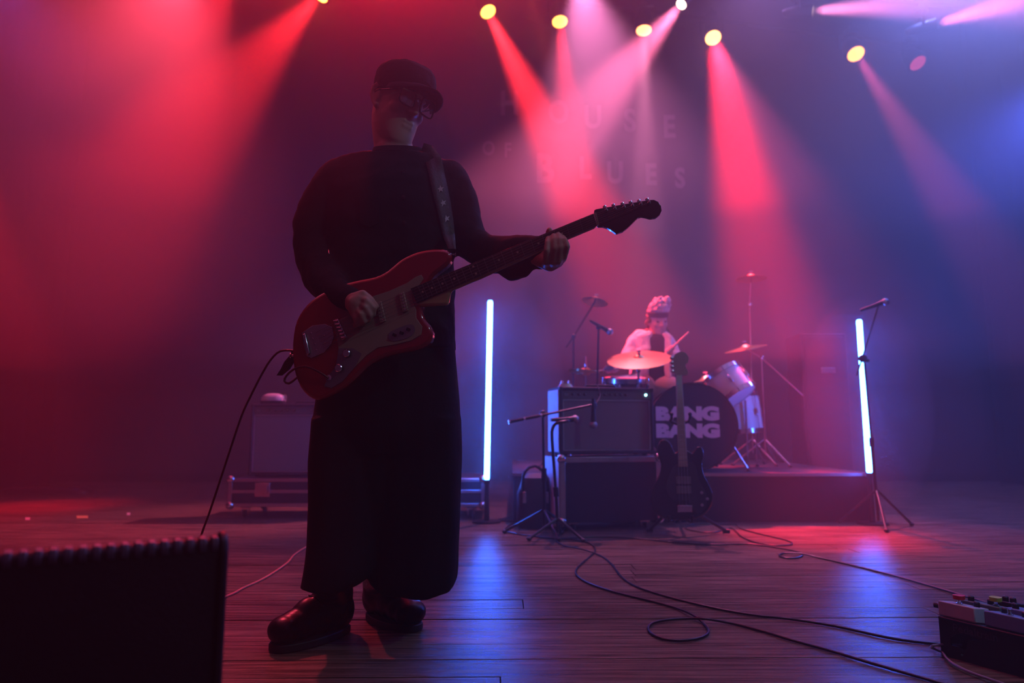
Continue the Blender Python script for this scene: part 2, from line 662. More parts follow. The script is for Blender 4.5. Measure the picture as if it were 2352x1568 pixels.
# painted backdrop hung before the back wall, with the house's name on it
bd = obj('backdrop', MB().box((0, WY, 4.9), (11.6, 0.02, 9.6)), mat('backdrop_cloth', (0.030, 0.022, 0.026), 0.9, scale=3, noise_amt=0.3, spec=0.1))
tag(bd, 'dark painted backdrop cloth with large pale lettering behind the drum riser', kind='structure')
LET = mat('backdrop_lettering', (0.34, 0.28, 0.29), 0.9, noise_amt=0.15, scale=8, spec=0.1)
def letter(ch, px, py, hpx, off=0.006, rotz=0):
    D = WY - 0.016
    me = text_mesh(ch, 1.0, 0.002, off)
    zs = [v.co.y for v in me.vertices]
    xs = [v.co.x for v in me.vertices]
    s = hpx * D / F / (max(zs) - min(zs))
    sx = s * 0.78
    cx, cz = (max(xs) + min(xs)) / 2, (max(zs) + min(zs)) / 2
    p = P(px, py, D)
    for v in me.vertices:
        a, b_, c = v.co
        v.co = V((p.x + (a - cx) * sx, p.y - c, p.z + (b_ - cz) * s))
    return link('letter', me, LET, bd, smooth=False)
for ch, px, py, h in [('H', 1170, 236, 62), ('O', 1283, 256, 60), ('U', 1362, 268, 60), ('S', 1447, 276, 60), ('E', 1538, 290, 58)]:
    letter(ch, px, py, h, 0.03)
letter('O', 1122, 340, 36, 0.02)
letter('F', 1167, 344, 36, 0.02)
for ch, px, py, h in [('B', 1253, 386, 74), ('L', 1345, 385, 56), ('U', 1413, 396, 56), ('E', 1496, 400, 54), ('S', 1562, 408, 52)]:
    letter(ch, px, py, h, 0.035)

# ------------------------------------------------------------------ lighting bars and heads
def bar(name, a, b, label, mm=BMET):
    a, b = V(a), V(b)
    t = thing(name, label, 'pipe', (a + b) / 2)
    obj('pipe', MB().tube([a, b], 0.024, 10), mm, t)
    for k in (0.15, 0.5, 0.85):
        p = a.lerp(b, k)
        obj('cable_drop', MB().tube([p, V((p.x, p.y, 9.93))], 0.006, 6), mm, t)
    return t

LAMP_LABELS = [
    'moving head lamp at the left end of the lit row, yellow lens, strong red beam',
    'second lamp of the row, flatter yellow lens with red beam straight down',
    'third lamp of the row, pale lens with narrow pink beam above the drummer',
    'fourth lamp of the row, brightest lens with wide red beam to the floor',
    'fifth lamp of the row, tilted oval lens with faint pink beam',
    'dim tilted pink lamp at the right end of the row, without a beam',
    'small white lamp at the top edge with a pale beam falling towards the guitarist',
    'small white lamp whose pink beam runs sideways above the fifth lamp',
    'small white lamp highest at the right with a pink beam leaving the frame',
    'lamp at the top edge left of the guitarist with an orange red beam',
    'small white lamp just above the frame between the second and third lit lamps',
    'lamp above the frame at the left with a faint red beam',
]
def lens_face(rad):
    led = MB()
    base = MB().lathe([(rad * 0.99, 0.0), (rad * 0.99, -0.006)], (0, 0, 0), (0, 0, 1), 32)
    rr = rad * 0.105
    for ring, cnt in ((0, 1), (0.33, 6), (0.62, 12), (0.86, 18)):
        for k in range(cnt):
            a = 2 * math.pi * k / cnt + ring
            led.lathe([(rr * 1.1, 0.0), (rr, 0.004), (0, 0.006)], (ring * rad * math.cos(a), ring * rad * math.sin(a), 0.001), (0, 0, 1), 8)
    return led, base
for i, (kind, pix, D, tp, TD, col, pwr, ang, lc, rad) in enumerate(LAMPS):
    p = P(pix[0], pix[1], D)
    tg = P(tp[0], tp[1], TD)
    z = (tg - p).normalized()                    # beam direction
    x = V((0, 0, 1)).cross(z).normalized()
    yv = z.cross(x)
    M = Matrix((x, yv, z)).transposed()
    q = M.to_quaternion()
    t = thing('stage_lamp', LAMP_LABELS[i], 'lamp', p, 'moving head lamps over the stage', q)
    # local frame: +z is the beam, lens at the origin
    obj('head', MB().lathe([(rad * 0.55, -0.30), (rad * 0.95, -0.25), (rad * 1.25, -0.10), (rad * 1.30, 0.0), (rad * 1.04, 0.004), (rad * 1.02, -0.014), (0, -0.014)], n=28), BMET, t, local=True)
    led, base = lens_face(rad)
    mm = emis('lens_led_%d' % i, lc, 1.6, 'NONE')
    mb2 = emis('lens_face_%d' % i, lc, 0.75 if kind != 'off' else 0.45, 'NONE')
    ln = obj('lens', base, mb2, t, local=True)
    lo = obj('led_array', led, mm, ln, local=True)
    lo['kind'] = 'stuff'
    yk = MB()
    for s_ in (-1, 1):
        yk.box((s_ * rad * 1.5, 0.0, -0.16), (0.02, 0.06, 0.14))
    # the yoke runs up from the head's sides to the base
    yk2 = MB()
    up = M.inverted() @ V((0, 0, 1))
    for s_ in (-1, 1):
        a = V((s_ * rad * 1.5, 0, -0.14))
        yk2.tube([a, a + up * 0.17], 0.014, 6)
    a1 = V((-rad * 1.5, 0, -0.14)) + up * 0.17
    a2 = V((rad * 1.5, 0, -0.14)) + up * 0.17
    yk2.tube([a1, a2], 0.014, 6)
    obj('yoke', yk2, BMET, t, local=True)
    cc = (a1 + a2) / 2
    obj('base', MB().lathe([(0.07, 0.0), (0.08, 0.01), (0.08, 0.06), (0.05, 0.07), (0.02, 0.075), (0.02, 0.13)], cc, up, 16), BMET, t, local=True)
    if pwr:
        spot('lamp_light', p + z * 0.03, tg, col, pwr, ang, 0.8, 0.05)
def hp(i):
    kind, pix, D = LAMPS[i][:3]
    return P(pix[0], pix[1], D) + V((0, 0.1, 0.30))
a, b = hp(0), hp(5)
d = (b - a).normalized()
bar('lighting_bar', a - d * 1.0, b + d * 0.45, 'black lighting pipe that carries the row of red lamps')
a, b = hp(6), hp(8)
d = (b - a).normalized()
bar('lighting_bar', a - d * 0.6, b + d * 0.45, 'black lighting pipe that carries the small white lamps')
a, b = hp(11), hp(9)
d = (b - a).normalized()
bar('lighting_bar', a - d * 1.0, b + d * 0.5, 'black lighting pipe above the frame at the left')

# ------------------------------------------------------------------ drum riser
RF, RZ = 4.85, 0.335                     # front and height
x0, x1 = P(1180, 1083, RF).x, P(2003, 1083, RF).x
rs = thing('drum_riser', 'low black drum riser carrying the kit, red light along its front edge', 'stage platform', ((x0 + x1) / 2, RF + 1.0, 0))
obj('skirt', MB().box(((x0 + x1) / 2, RF + 1.0, RZ / 2 - 0.012), (x1 - x0, 2.0, RZ - 0.026)), RISER, rs, bev=0.004)
obj('deck', MB().box(((x0 + x1) / 2, RF + 1.0, RZ - 0.012), (x1 - x0 + 0.02, 2.02, 0.024)), CARPET, rs, bev=0.004)
obj('edge_strip', MB().box(((x0 + x1) / 2, RF - 0.013, RZ - 0.010), (x1 - x0 + 0.02, 0.004, 0.022)), mat('dull_edge', (0.22, 0.20, 0.20), 0.5), rs)

# ------------------------------------------------------------------ LED tubes
TUBE = emis('blue_tube', (0.022, 0.13, 1.0), 105.0)
def tube(a, b, r, label, base_dir):
    a, b = V(a), V(b)
    d = (b - a).normalized()
    t = thing('light_tube', label, 'light tube', a, 'blue light tubes')
    pts = [a + d * s_ for s_ in (0.0, 0.012, 0.02)] 
    L = (b - a).length
    obj('glowing_tube', MB().tube([a + d * 0.004, a + d * 0.012, a + d * (L - 0.012), b - d * 0.004], [r * 0.75, r, r, r * 0.75], 12), TUBE, t)
    obj('end_cap', MB().tube([a - d * 0.03, a + d * 0.003], r * 1.15, 12), BMET, t)
    # dark mounting rail on the far side
    bk = V(base_dir)
    obj('mounting_rail', MB().tube([a - d * 0.03 + bk, b - d * 0.05 + bk], 0.010, 8), BMET, t)
    f = MB()
    f.lathe([(0.11, 0.0), (0.11, 0.010), (0.02, 0.014), (0.014, 0.05)], V((a.x + bk.x, a.y + bk.y, a.z - 0.075)), (0, 0, 1), 20)
    obj('base_plate', f, BMET, t)
    return t
def light_tube(pa, pb, D, z0, label, r=0.018):
    a, b = P(pa[0], pa[1], D), P(pb[0], pb[1], D)
    d = (b - a).normalized()
    L = (b - a).length
    t = thing('light_tube', label, 'light tube', (a.x, a.y, z0), 'blue light tubes')
    obj('glowing_tube', MB().tube([a + d * 0.004, a + d * 0.014, a + d * (L - 0.014), b - d * 0.004], [r * 0.7, r, r, r * 0.7], 12), TUBE, t)
    obj('end_cap', MB().tube([a - d * 0.025, a + d * 0.006], r * 1.08, 12), BMET, t)
    obj('mounting_rail', MB().tube([a - d * 0.02 + V((0, r + 0.012, 0)), b - d * 0.03 + V((0, r + 0.012, 0))], 0.010, 8), BMET, t)
    f = MB()
    f.lathe([(0.10, 0.0), (0.10, 0.010), (0.02, 0.014), (0.014, max(0.03, a.z - 0.025 - z0))], (a.x, a.y, z0), (0, 0, 1), 20)
    obj('base_stand', f, BMET, t)
    return t
light_tube((1118, 1103), (1126, 689), 4.85, 0.0, 'glowing blue light tube standing upright between the guitarist and the amplifier')
light_tube((1997, 1087), (1973, 733), 4.76, 0.0, 'glowing blue light tube leaning at the right end of the drum riser')

# ------------------------------------------------------------------ road cases
def road_case(t, M, W, Dp, z0, z1, rails, rw=0.028, corner=True, latches=()):
    """case body in the frame M (x width, y depth, z up); aluminium profiles as parts"""
    def bx(mb, c, s):
        mb.box(M @ V(c), s, M.to_3x3())
    b = MB()
    bx(b, (W / 2, Dp / 2, (z0 + z1) / 2), (W - 0.006, Dp - 0.006, z1 - z0 - 0.004))
    obj('body', b, CASEP, t)
    for z in rails:
        m = MB()
        bx(m, (W / 2, 0.0, z), (W, 0.010, rw))
        obj('rail', m, ALU, t, bev=0.002)
    m = MB()
    bx(m, (W / 2, Dp / 2, z1), (W, Dp, 0.006))
    obj('lid_plate', m, CASEP, t, bev=0.002)
    for x in (rw / 2, W - rw / 2):
        m = MB()
        bx(m, (x, 0.0, (z0 + z1) / 2), (rw, 0.011, z1 - z0))
        obj('corner_profile', m, ALU, t, bev=0.002)
    for x in (0.0, W):
        m = MB()
        bx(m, (x, rw / 2, (z0 + z1) / 2), (0.010, rw, z1 - z0))
        bx(m, (x, Dp / 2, z1 - rw / 2), (0.010, Dp, rw))
        obj('side_profile', m, ALU, t, bev=0.002)
    if corner:
        for x in (0.012, W - 0.012):
            for z in (z0 + 0.012, z1 - 0.008):
                m = MB()
                m.ell(M @ V((x, 0.006, z)), 0.030, n=14, m=10)
                obj('ball_corner', m, CHR, t)
    for x in latches:
        m = MB()
        bx(m, (x, -0.008, (z0 + z1) / 2 + 0.02), (0.11, 0.012, 0.10))
        l = obj('latch', m, CHR, t, bev=0.003)
        m = MB()
        bx(m, (x + 0.03, -0.018, (z0 + z1) / 2 + 0.02), (0.022, 0.012, 0.055))
        obj('latch_wing', m, CHR, l, bev=0.002)

def casters(t, M, W, Dp, z):
    for x in (0.10, W - 0.10):
        for y_ in (0.08, Dp - 0.08):
            m = MB()
            m.box(M @ V((x, y_, z - 0.012)), (0.07, 0.07, 0.006), M.to_3x3())
            m.box(M @ V((x - 0.022, y_, z - 0.035)), (0.005, 0.05, 0.05), M.to_3x3())
            m.box(M @ V((x + 0.022, y_, z - 0.035)), (0.005, 0.05, 0.05), M.to_3x3())
            c = obj('caster', m, CHR, t)
            wv = M.to_3x3() @ V((1, 0, 0))
            rz = (z - 0.012) * 0.42
            obj('wheel', MB().lathe([(rz * 0.8, -0.014), (rz, -0.010), (rz, 0.010), (rz * 0.8, 0.014)], M @ V((x, y_, rz)), wv, 20), RUB, c)

a = P(527, 1095, 5.0)
Wl = P(1113, 1095, 5.0).x - a.x
Ml = Matrix.Translation((a.x, 5.0, 0))
t = thing('road_case', 'long low black road case with metal rails on wheels under the left amplifier', 'road case', (a.x, 5.0, 0))
road_case(t, Ml, Wl, 0.55, 0.085, 0.29, (0.275, 0.195, 0.10), 0.024, True, (0.245, 0.9, 1.55))
casters(t, Ml, Wl, 0.55, 0.085)

# ------------------------------------------------------------------ combo amplifiers
def combo(label, M, W, H, z, frame_m, knobs, jewel, jewel_m, dep=0.235):
    t = thing('guitar_amplifier', label, 'amplifier', M @ V((W / 2, dep / 2, z)))
    R3 = M.to_3x3()
    def bx(mb, x0, x1, y0, y1, z0, z1):
        mb.box(M @ V(((x0 + x1) / 2, (y0 + y1) / 2, z + (z0 + z1) / 2)), (x1 - x0, y1 - y0, z1 - z0), R3)
        return mb
    cb = MB()
    th = 0.021
    bx(cb, 0, th, 0, dep, 0.01, H)
    bx(cb, W - th, W, 0, dep, 0.01, H)
    bx(cb, 0, W, 0, dep, H - th, H)
    bx(cb, 0, W, 0, dep, 0.01, 0.01 + th)
    bx(cb, th, W - th, dep - 0.02, dep - 0.005, 0.02, H - th)
    obj('cabinet', cb, TOLEX, t, bev=0.006)
    pz0, pz1 = H - th - 0.058, H - th
    obj('control_panel', bx(MB(), th, W - th, 0.014, 0.035, pz0, pz1), PANEL, t, bev=0.001)
    obj('grille', bx(MB(), th + 0.006, W - th - 0.006, 0.012, 0.024, 0.04, pz0 - 0.006), GRILL, t, bev=0.003)
    fr = MB()
    w_ = 0.006
    xa, xb, za, zb = th + 0.003, W - th - 0.003, 0.034, pz0 - 0.002
    bx(fr, xa, xb, 0.006, 0.014, zb - w_, zb); bx(fr, xa, xb, 0.006, 0.014, za, za + w_)
    bx(fr, xa, xa + w_, 0.006, 0.014, za, zb); bx(fr, xb - w_, xb, 0.006, 0.014, za, zb)
    obj('grille_trim', fr, frame_m, t)
    ax = R3 @ V((0, -1, 0))
    for kx in knobs:
        o = M @ V((kx, 0.014, z + (pz0 + pz1) / 2 + 0.004))
        k = obj('knob', MB().lathe([(0.0095, 0.0), (0.0095, 0.006), (0.0065, 0.008), (0.006, 0.019), (0.004, 0.020), (0, 0.020)], o, ax, 14), DARKP, t)
        obj('knob_cap', MB().lathe([(0.0042, 0.0), (0.0042, 0.002), (0, 0.002)], o + ax * 0.0195, ax, 10), CHR, k)
    for kx in (0.045, 0.058):
        o = M @ V((kx, 0.014, z + (pz0 + pz1) / 2))
        obj('input_jack', MB().lathe([(0.007, 0.0), (0.007, 0.003), (0.003, 0.003), (0.003, 0.001)], o, ax, 12), CHR, t)
    o = M @ V((jewel, 0.014, z + (pz0 + pz1) / 2 + 0.004))
    j = obj('pilot_light', MB().lathe([(0.008, 0.0), (0.008, 0.004), (0.006, 0.008), (0, 0.010)], o, ax, 14), jewel_m, t)
    hd = MB()
    hp_ = [M @ V((W / 2 + s_ * 0.11, dep / 2, z + H + (0.0 if abs(s_) > 0.95 else 0.018))) for s_ in (-1, -0.9, -0.5, 0, 0.5, 0.9, 1)]
    hd.tube(hp_, 0.008, 8)
    obj('handle', hd, RUB, t)
    for x in (0.05, W - 0.05):
        for y_ in (0.05, dep - 0.05):
            obj('foot', MB().lathe([(0.014, 0), (0.016, 0.012)], M @ V((x, y_, z)), (0, 0, 1), 12), RUB, t)
    for x in (0.0, W):
        for zz in (0.012, H - 0.002):
            obj('corner_guard', bx(MB(), x - 0.002 if x == 0 else x - 0.022, x + 0.022 if x == 0 else x + 0.002, -0.003, 0.024, zz - 0.022 if zz > 0.1 else zz - 0.003, zz + 0.002 if zz > 0.1 else zz + 0.022), CHR if False else TOLEX, t, bev=0.004)
    return t, bx
JW = emis('amp_pilot', (0.35, 0.95, 1.0), 7.0, 'NONE')
JR = mat('dead_pilot', (0.2, 0.02, 0.02), 0.2)
YAW = Matrix.Rotation(R(15), 4, 'Z')
Ma = Matrix.Translation((0.306, 4.4, 0)) @ YAW
ampt, abx = combo('black combo amplifier with grey grille cloth and lit pilot lamp beside the drums', Ma, 0.661, 0.443, 0.468, mat('silver_trim', (0.5, 0.52, 0.56), 0.4, metal=0.6),
      [0.094, 0.137, 0.177, 0.28, 0.317, 0.357, 0.394, 0.43, 0.467], 0.612, JW)
t = thing('road_case', 'tall black road case with pale metal edges under the grey grille amplifier', 'road case', Ma @ V((0.33, 0.15, 0)))
Mc = Ma @ Matrix.Translation((-0.005, -0.01, 0))
road_case(t, Mc, 0.70, 0.30, 0.05, 0.462, (0.445,), 0.034, True, ())
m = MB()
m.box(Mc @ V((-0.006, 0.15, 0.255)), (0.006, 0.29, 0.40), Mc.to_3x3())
obj('side_plate', m, mat('tube_lit_case', (0.70, 0.72, 0.76), 0.45), t)  # black case's side coloured pale, standing in for the tube's light on it
for x in (0.20, 0.34, 0.47):
    obj('rivet', MB().lathe([(0.005, 0), (0.004, 0.003), (0, 0.004)], Mc @ V((x, -0.005, 0.445)), Mc.to_3x3() @ V((0, -1, 0)), 8), CHR, t)
casters(t, Mc, 0.70, 0.30, 0.055)
# pale panel on the black combo's side, the tube's light put into its colour
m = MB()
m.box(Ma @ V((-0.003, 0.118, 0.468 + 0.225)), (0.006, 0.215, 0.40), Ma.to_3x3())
obj('lit_side_panel', m, mat('tube_lit_side', (0.62, 0.66, 0.72), 0.5), ampt, bev=0.002)

b = P(577, 928, 5.06)
Mb = Matrix.Translation((b.x, 5.06, 0))
combo('dark combo amplifier with silver strip, on the long low case behind the guitarist', Mb, 0.80, 0.53, 0.295, mat('dull_trim', (0.45, 0.40, 0.45), 0.4, metal=0.5),
      [0.13 + 0.047 * k for k in range(5)] + [0.45 + 0.047 * k for k in range(5)], 0.74, JR)

# glossy lit object and small box on the amplifiers
c = P(625, 925, 5.15)
zt = 0.295 + 0.53
t = thing('tuner_case', 'small glossy dome topped box catching red light on the left amplifier', 'box', (c.x, 5.17, zt))
obj('base', MB().loft([((c.x, 5.17, zt), (0.085, 0, 0), (0, 0.06, 0)), ((c.x, 5.17, zt + 0.025), (0.088, 0, 0), (0, 0.062, 0))], 28, 4), DARKP, t)
obj('dome', MB().loft([((c.x, 5.17, zt + h_), (0.086 * k_, 0, 0), (0, 0.06 * k_, 0)) for h_, k_ in ((0.026, 1), (0.05, 0.96), (0.068, 0.82), (0.08, 0.5), (0.083, 0.1))], 28, 3), mat('glossy_plastic', (0.5, 0.45, 0.48), 0.15, noise_amt=0.05), t)
obj('ring', MB().tube([V((c.x + 0.093, 5.16, zt + 0.045)) + V((0, math.cos(k * .6) * 0.03, math.sin(k * .6) * 0.03)) for k in range(11)], 0.004, 6), CHR, t)

zt = 0.468 + 0.443
c = Ma @ V((0.075, 0.10, zt))
t = thing('effects_box', 'small metal box with two upright chrome knobs on the grey grille amplifier', 'effects pedal', c)
obj('housing', MB().loft([(c, (0.055, 0, 0), (0, 0.035, 0)), (c + V((0, 0, 0.025)), (0.035, 0, 0), (0, 0.03, 0))], 24, 5), ALU, t)
for s_ in (-0.022, 0.022):
    obj('knob', MB().lathe([(0.010, 0.024), (0.008, 0.040), (0.005, 0.046), (0, 0.047)], c + V((s_, 0, 0)), (0, 0, 1), 14), CHR, t)

# ------------------------------------------------------------------ microphones and stands
def mic_mesh(t, a, d, dark=BMET):
    """dynamic microphone: capsule end at a, body running along d"""
    a, d = V(a), V(d).normalized()
    t_ = obj('microphone', MB().lathe([(0.010, 0.19), (0.011, 0.17), (0.013, 0.10), (0.017, 0.055), (0.019, 0.045)], a, d, 14), dark, t)
    obj('mic_grille', MB().ell(a + d * 0.026, 0.025, n=14, m=10), mat('mic_mesh', (0.35, 0.35, 0.37), 0.35, metal=0.9, scale=400, bump=0.5), t_)

def tripod(t, base, h, rad, rot=0.3, m=BMET):
    for k in range(3):
        a = rot + k * 2 * math.pi / 3
        e = base + V((math.cos(a) * rad, math.sin(a) * rad, 0.012))
        l = obj('leg', MB().tube([base + V((0, 0, h)), e], 0.0085, 8), m, t)
        obj('foot', MB().ell(e, (0.016, 0.016, 0.012), n=10, m=8), RUB, l)

# stand with a long boom left of the amplifier
D = 4.28
b0 = P(1250, 1190, D); b0.z = 0
t = thing('microphone_stand', 'black boom microphone stand whose long boom reaches across the grey grille amplifier', 'microphone stand', b0)
top = P(1247, 950, D)
obj('pole', MB().tube([b0 + V((0, 0, 0.05)), V((b0.x, b0.y, 0.35)), V((b0.x, b0.y, 0.352)), top], [0.012, 0.012, 0.008, 0.008], 10), BMET, t)
obj('clutch', MB().tube([V((b0.x, b0.y, 0.32)), V((b0.x, b0.y, 0.40))], 0.017, 10), DARKP, t)
tripod(t, b0, 0.15, 0.25, 2.9)
ba, bb = P(1168, 969, D - 0.05), P(1368, 928, D + 0.02)
obj('boom', MB().tube([ba, bb], 0.007, 10), BMET, t)
obj('boom_grip', MB().tube([ba, ba.lerp(bb, 0.34)], 0.010, 10), DARKP, t)
obj('boom_joint', MB().ell(top, (0.022, 0.018, 0.022)), DARKP, t)
for k in (0.0, 0.17, 0.36):
    obj('collar', MB().tube([ba.lerp(bb, k), ba.lerp(bb, k + 0.02)], 0.0125, 10), CHR, t)
mic_mesh(t, P(1363, 985, D + 0.0), V((0.005, 0, 1)))
obj('mic_clip', MB().ell(bb + V((-0.01, 0, -0.01)), (0.018, 0.018, 0.028)), DARKP, t)

# short stand with bent neck
D = 4.12
b0 = P(1281, 1225, D); b0.z = 0
t = thing('microphone_stand', 'short black microphone stand with bent neck in front of the pale case edge', 'microphone stand', b0)
p1 = P(1268, 1010, D)
pts = [b0 + V((0, 0, 0.04)), P(1277, 1130, D), p1, P(1269, 985, D), P(1277, 972, D), P(1295, 968, D), P(1306, 966, D + 0.03)]
obj('pole', MB().tube(spline(pts, 0.03), 0.0095, 10), BMET, t)
obj('clutch', MB().tube([P(1278, 1140, D), P(1276, 1118, D)], 0.017, 10), DARKP, t)
tripod(t, b0, 0.12, 0.18, 1.4)
mic_mesh(t, P(1330, 962, D + 0.10), V((-0.9, -0.35, -0.03)))

# vocal microphone behind the amplifier
def pole_stand(label, bx_, D, z0, pole_px, joint, boom_a, boom_b, r=0.009, legs=0.28, m=BMET, name='microphone_stand', cat='microphone stand', th=0.2, group=None):
    tp = P(joint[0], joint[1], D)
    b0 = P(bx_, 1000, D); b0.z = z0
    t = thing(name, label, cat, b0, group)
    mid = b0.lerp(tp, 0.5)
    obj('pole', MB().tube([b0 + V((0, 0, 0.04)), mid, mid + V((0, 0, 0.003)), tp], [r * 1.25, r * 1.25, r * 0.85, r * 0.85], 10), m, t)
    obj('clutch', MB().tube([mid - V((0, 0, 0.03)), mid + V((0, 0, 0.03))], r * 1.9, 10), DARKP, t)
    tripod(t, b0, 0.24, legs, th, m)
    obj('boom', MB().tube([boom_a, boom_b], r * 0.75, 8), m, t)
    obj('boom_joint', MB().ell(tp, r * 2.2, n=12, m=8), DARKP, t)
    return t
t = pole_stand('black vocal microphone stand behind the amplifier, its microphone tilted towards the drummer', 1366, 5.0, RZ, None, (1375, 752), P(1354, 735, 5.0), P(1392, 758, 5.0))
mic_mesh(t, P(1408, 766, 5.0), P(1380, 750, 5.0) - P(1408, 766, 5.0))
t = pole_stand('black microphone stand crossing the leaning light tube at the right', 2005, 4.62, 0.0, None, (1985, 826), P(1968, 862, 4.62), P(2020, 694, 4.62), r=0.008, legs=0.25)
mic_mesh(t, P(2042, 690, 4.58), P(1996, 706, 4.62) - P(2042, 690, 4.58))
obj('clip_cluster', MB().ell(P(1982, 823, 4.6), (0.030, 0.02, 0.028), n=12, m=8).ell(P(1990, 828, 4.6), (0.022, 0.02, 0.016), n=12, m=8), DARKP, t)

# ------------------------------------------------------------------ drum kit
def drum(name, label, o, axis, r, depth, shell_m, head_m, front_m=None, lugs=8, hoop_m=CHR, cat='drum', parts=True):
    """o: centre of the shell; axis points to the batter head"""
    axis = V(axis).normalized()
    o = V(o)
    t = thing(name, label, cat, o)
    h = depth / 2
    obj('shell', MB().lathe([(r, -h), (r, h)], o, axis, 48), shell_m, t)
    for s_, mm, nm in ((1, head_m, 'batter_head'), (-1, front_m or head_m, 'resonant_head')):
        obj(nm, MB().lathe([(r * 1.005, 0.0), (r * 1.0, 0.006), (0, 0.007)], o + axis * h * s_ * 1.0, axis * s_, 48), mm, t)
        obj('hoop', MB().lathe([(r * 1.01, -0.022), (r * 1.045, -0.022), (r * 1.045, 0.012), (r * 1.01, 0.012), (r * 1.01, -0.022)], o + axis * h * s_, axis * s_, 48), hoop_m, t)
    x, y, z = basis(axis)
    for k in range(lugs):
        a = 2 * math.pi * (k + 0.5) / lugs
        d = x * math.cos(a) + y * math.sin(a)
        obj('lug', MB().cap(o + d * (r + 0.012) - axis * 0.022, o + d * (r + 0.012) + axis * 0.022, 0.011, 0.011, 10).tube([o + d * (r + 0.016) - axis * (h + 0.01), o + d * (r + 0.016) + axis * (h + 0.01)], 0.003, 6), CHR, t)
    return t

bo = P(1592, 975, 5.02)
bax = V((0.10, 1, 0.0)).normalized()
RB = 0.306
bo = V((bo.x, 5.02, RZ + RB * 1.06))
t = drum('bass_drum', 'large bass drum with black front head and pale bold lettering, on the riser', bo + bax * 0.20, bax, RB, 0.40, mat('black_shell', (0.02, 0.018, 0.02), 0.25), SKINH, BHEAD, 8, mat('black_hoop', (0.015, 0.014, 0.015), 0.3))
# printed words
Q = Matrix((V((bax.y, -bax.x, 0)), V((0, 0, 1)), -bax)).transposed()
fc = bo - bax * 0.0085
PINKP = mat('pale_print', (0.62, 0.50, 0.55), 0.6, noise_amt=0.05)
for zrow in (0.078, -0.046):
    me = text_mesh('BANG', 1.0, 0.0008, 0.075)
    zs = [v.co.y for v in me.vertices]; xs = [v.co.x for v in me.vertices]
    s_ = 0.106 / (max(zs) - min(zs)); sx = 0.455 / (max(xs) - min(xs))
    cx_, cz_ = (max(xs) + min(xs)) / 2, (max(zs) + min(zs)) / 2
    for v in me.vertices:
        q = V(((v.co.x - cx_) * sx - 0.04, (v.co.y - cz_) * s_ + zrow + 0.015, v.co.z))
        v.co = fc + Q @ q
    link('lettering', me, PINKP, t, smooth=False)
for s_ in (-1, 1):
    a0 = bo + bax * 0.15 + V((s_ * RB * 0.95, 0, -0.10))
    e = V((a0.x + s_ * 0.10, a0.y - 0.10, RZ + 0.01))
    l = obj('spur', MB().tube([a0, e], 0.009, 8), CHR, t)
    obj('spur_foot', MB().ell(e, 0.014, n=10, m=8), RUB, l)

tm = drum('rack_tom', 'white shelled tom tilted on the right side of the bass drum', P(1674, 886, 5.25), V((-0.45, 0.35, 0.80)), 0.155, 0.21, PEARL, SKINH, None, 6)
ft = drum('floor_tom', 'white shelled floor tom half hidden below the tilted tom', P(1696, 950, 5.55), V((-0.08, 0.05, 1)), 0.17, 0.30, PEARL, SKINH, None, 6)
fo = P(1696, 950, 5.55)
for k in range(3):
    a = 0.5 + k * 2.094
    x_, y_ = fo.x + 0.19 * math.cos(a), fo.y + 0.19 * math.sin(a)
    l = obj('leg', MB().tube([(x_, y_, fo.z + 0.1), (x_, y_, RZ + 0.01)], 0.007, 8), CHR, ft)
    obj('foot', MB().ell((x_, y_, RZ + 0.012), 0.016, n=10, m=8), RUB, l)
sn = drum('snare_drum', 'shallow dark snare drum showing just above the grey grille amplifier', P(1436, 888, 5.35), V((0.0, -0.16, 1)), 0.165, 0.12, mat('dark_shell', (0.03, 0.02, 0.025), 0.3), SKINH, None, 8)
so_ = P(1436, 888, 5.35)
sd = thing('snare_stand', 'chrome snare stand under the shallow dark snare drum', 'drum stand', (so_.x, so_.y, RZ))
obj('pole', MB().tube([(so_.x, so_.y, RZ + 0.12), (so_.x, so_.y, so_.z - 0.09)], 0.011, 10), CHR, sd)
for k in range(3):
    a = 0.3 + k * 2.094
    obj('basket_arm', MB().tube([(so_.x, so_.y, so_.z - 0.12), (so_.x + 0.15 * math.cos(a), so_.y + 0.15 * math.sin(a), so_.z - 0.085), (so_.x + 0.17 * math.cos(a), so_.y + 0.17 * math.sin(a), so_.z - 0.05)], 0.006, 8), CHR, sd)
tripod(sd, V((so_.x, so_.y, RZ)), 0.16, 0.2, 0.2, CHR)

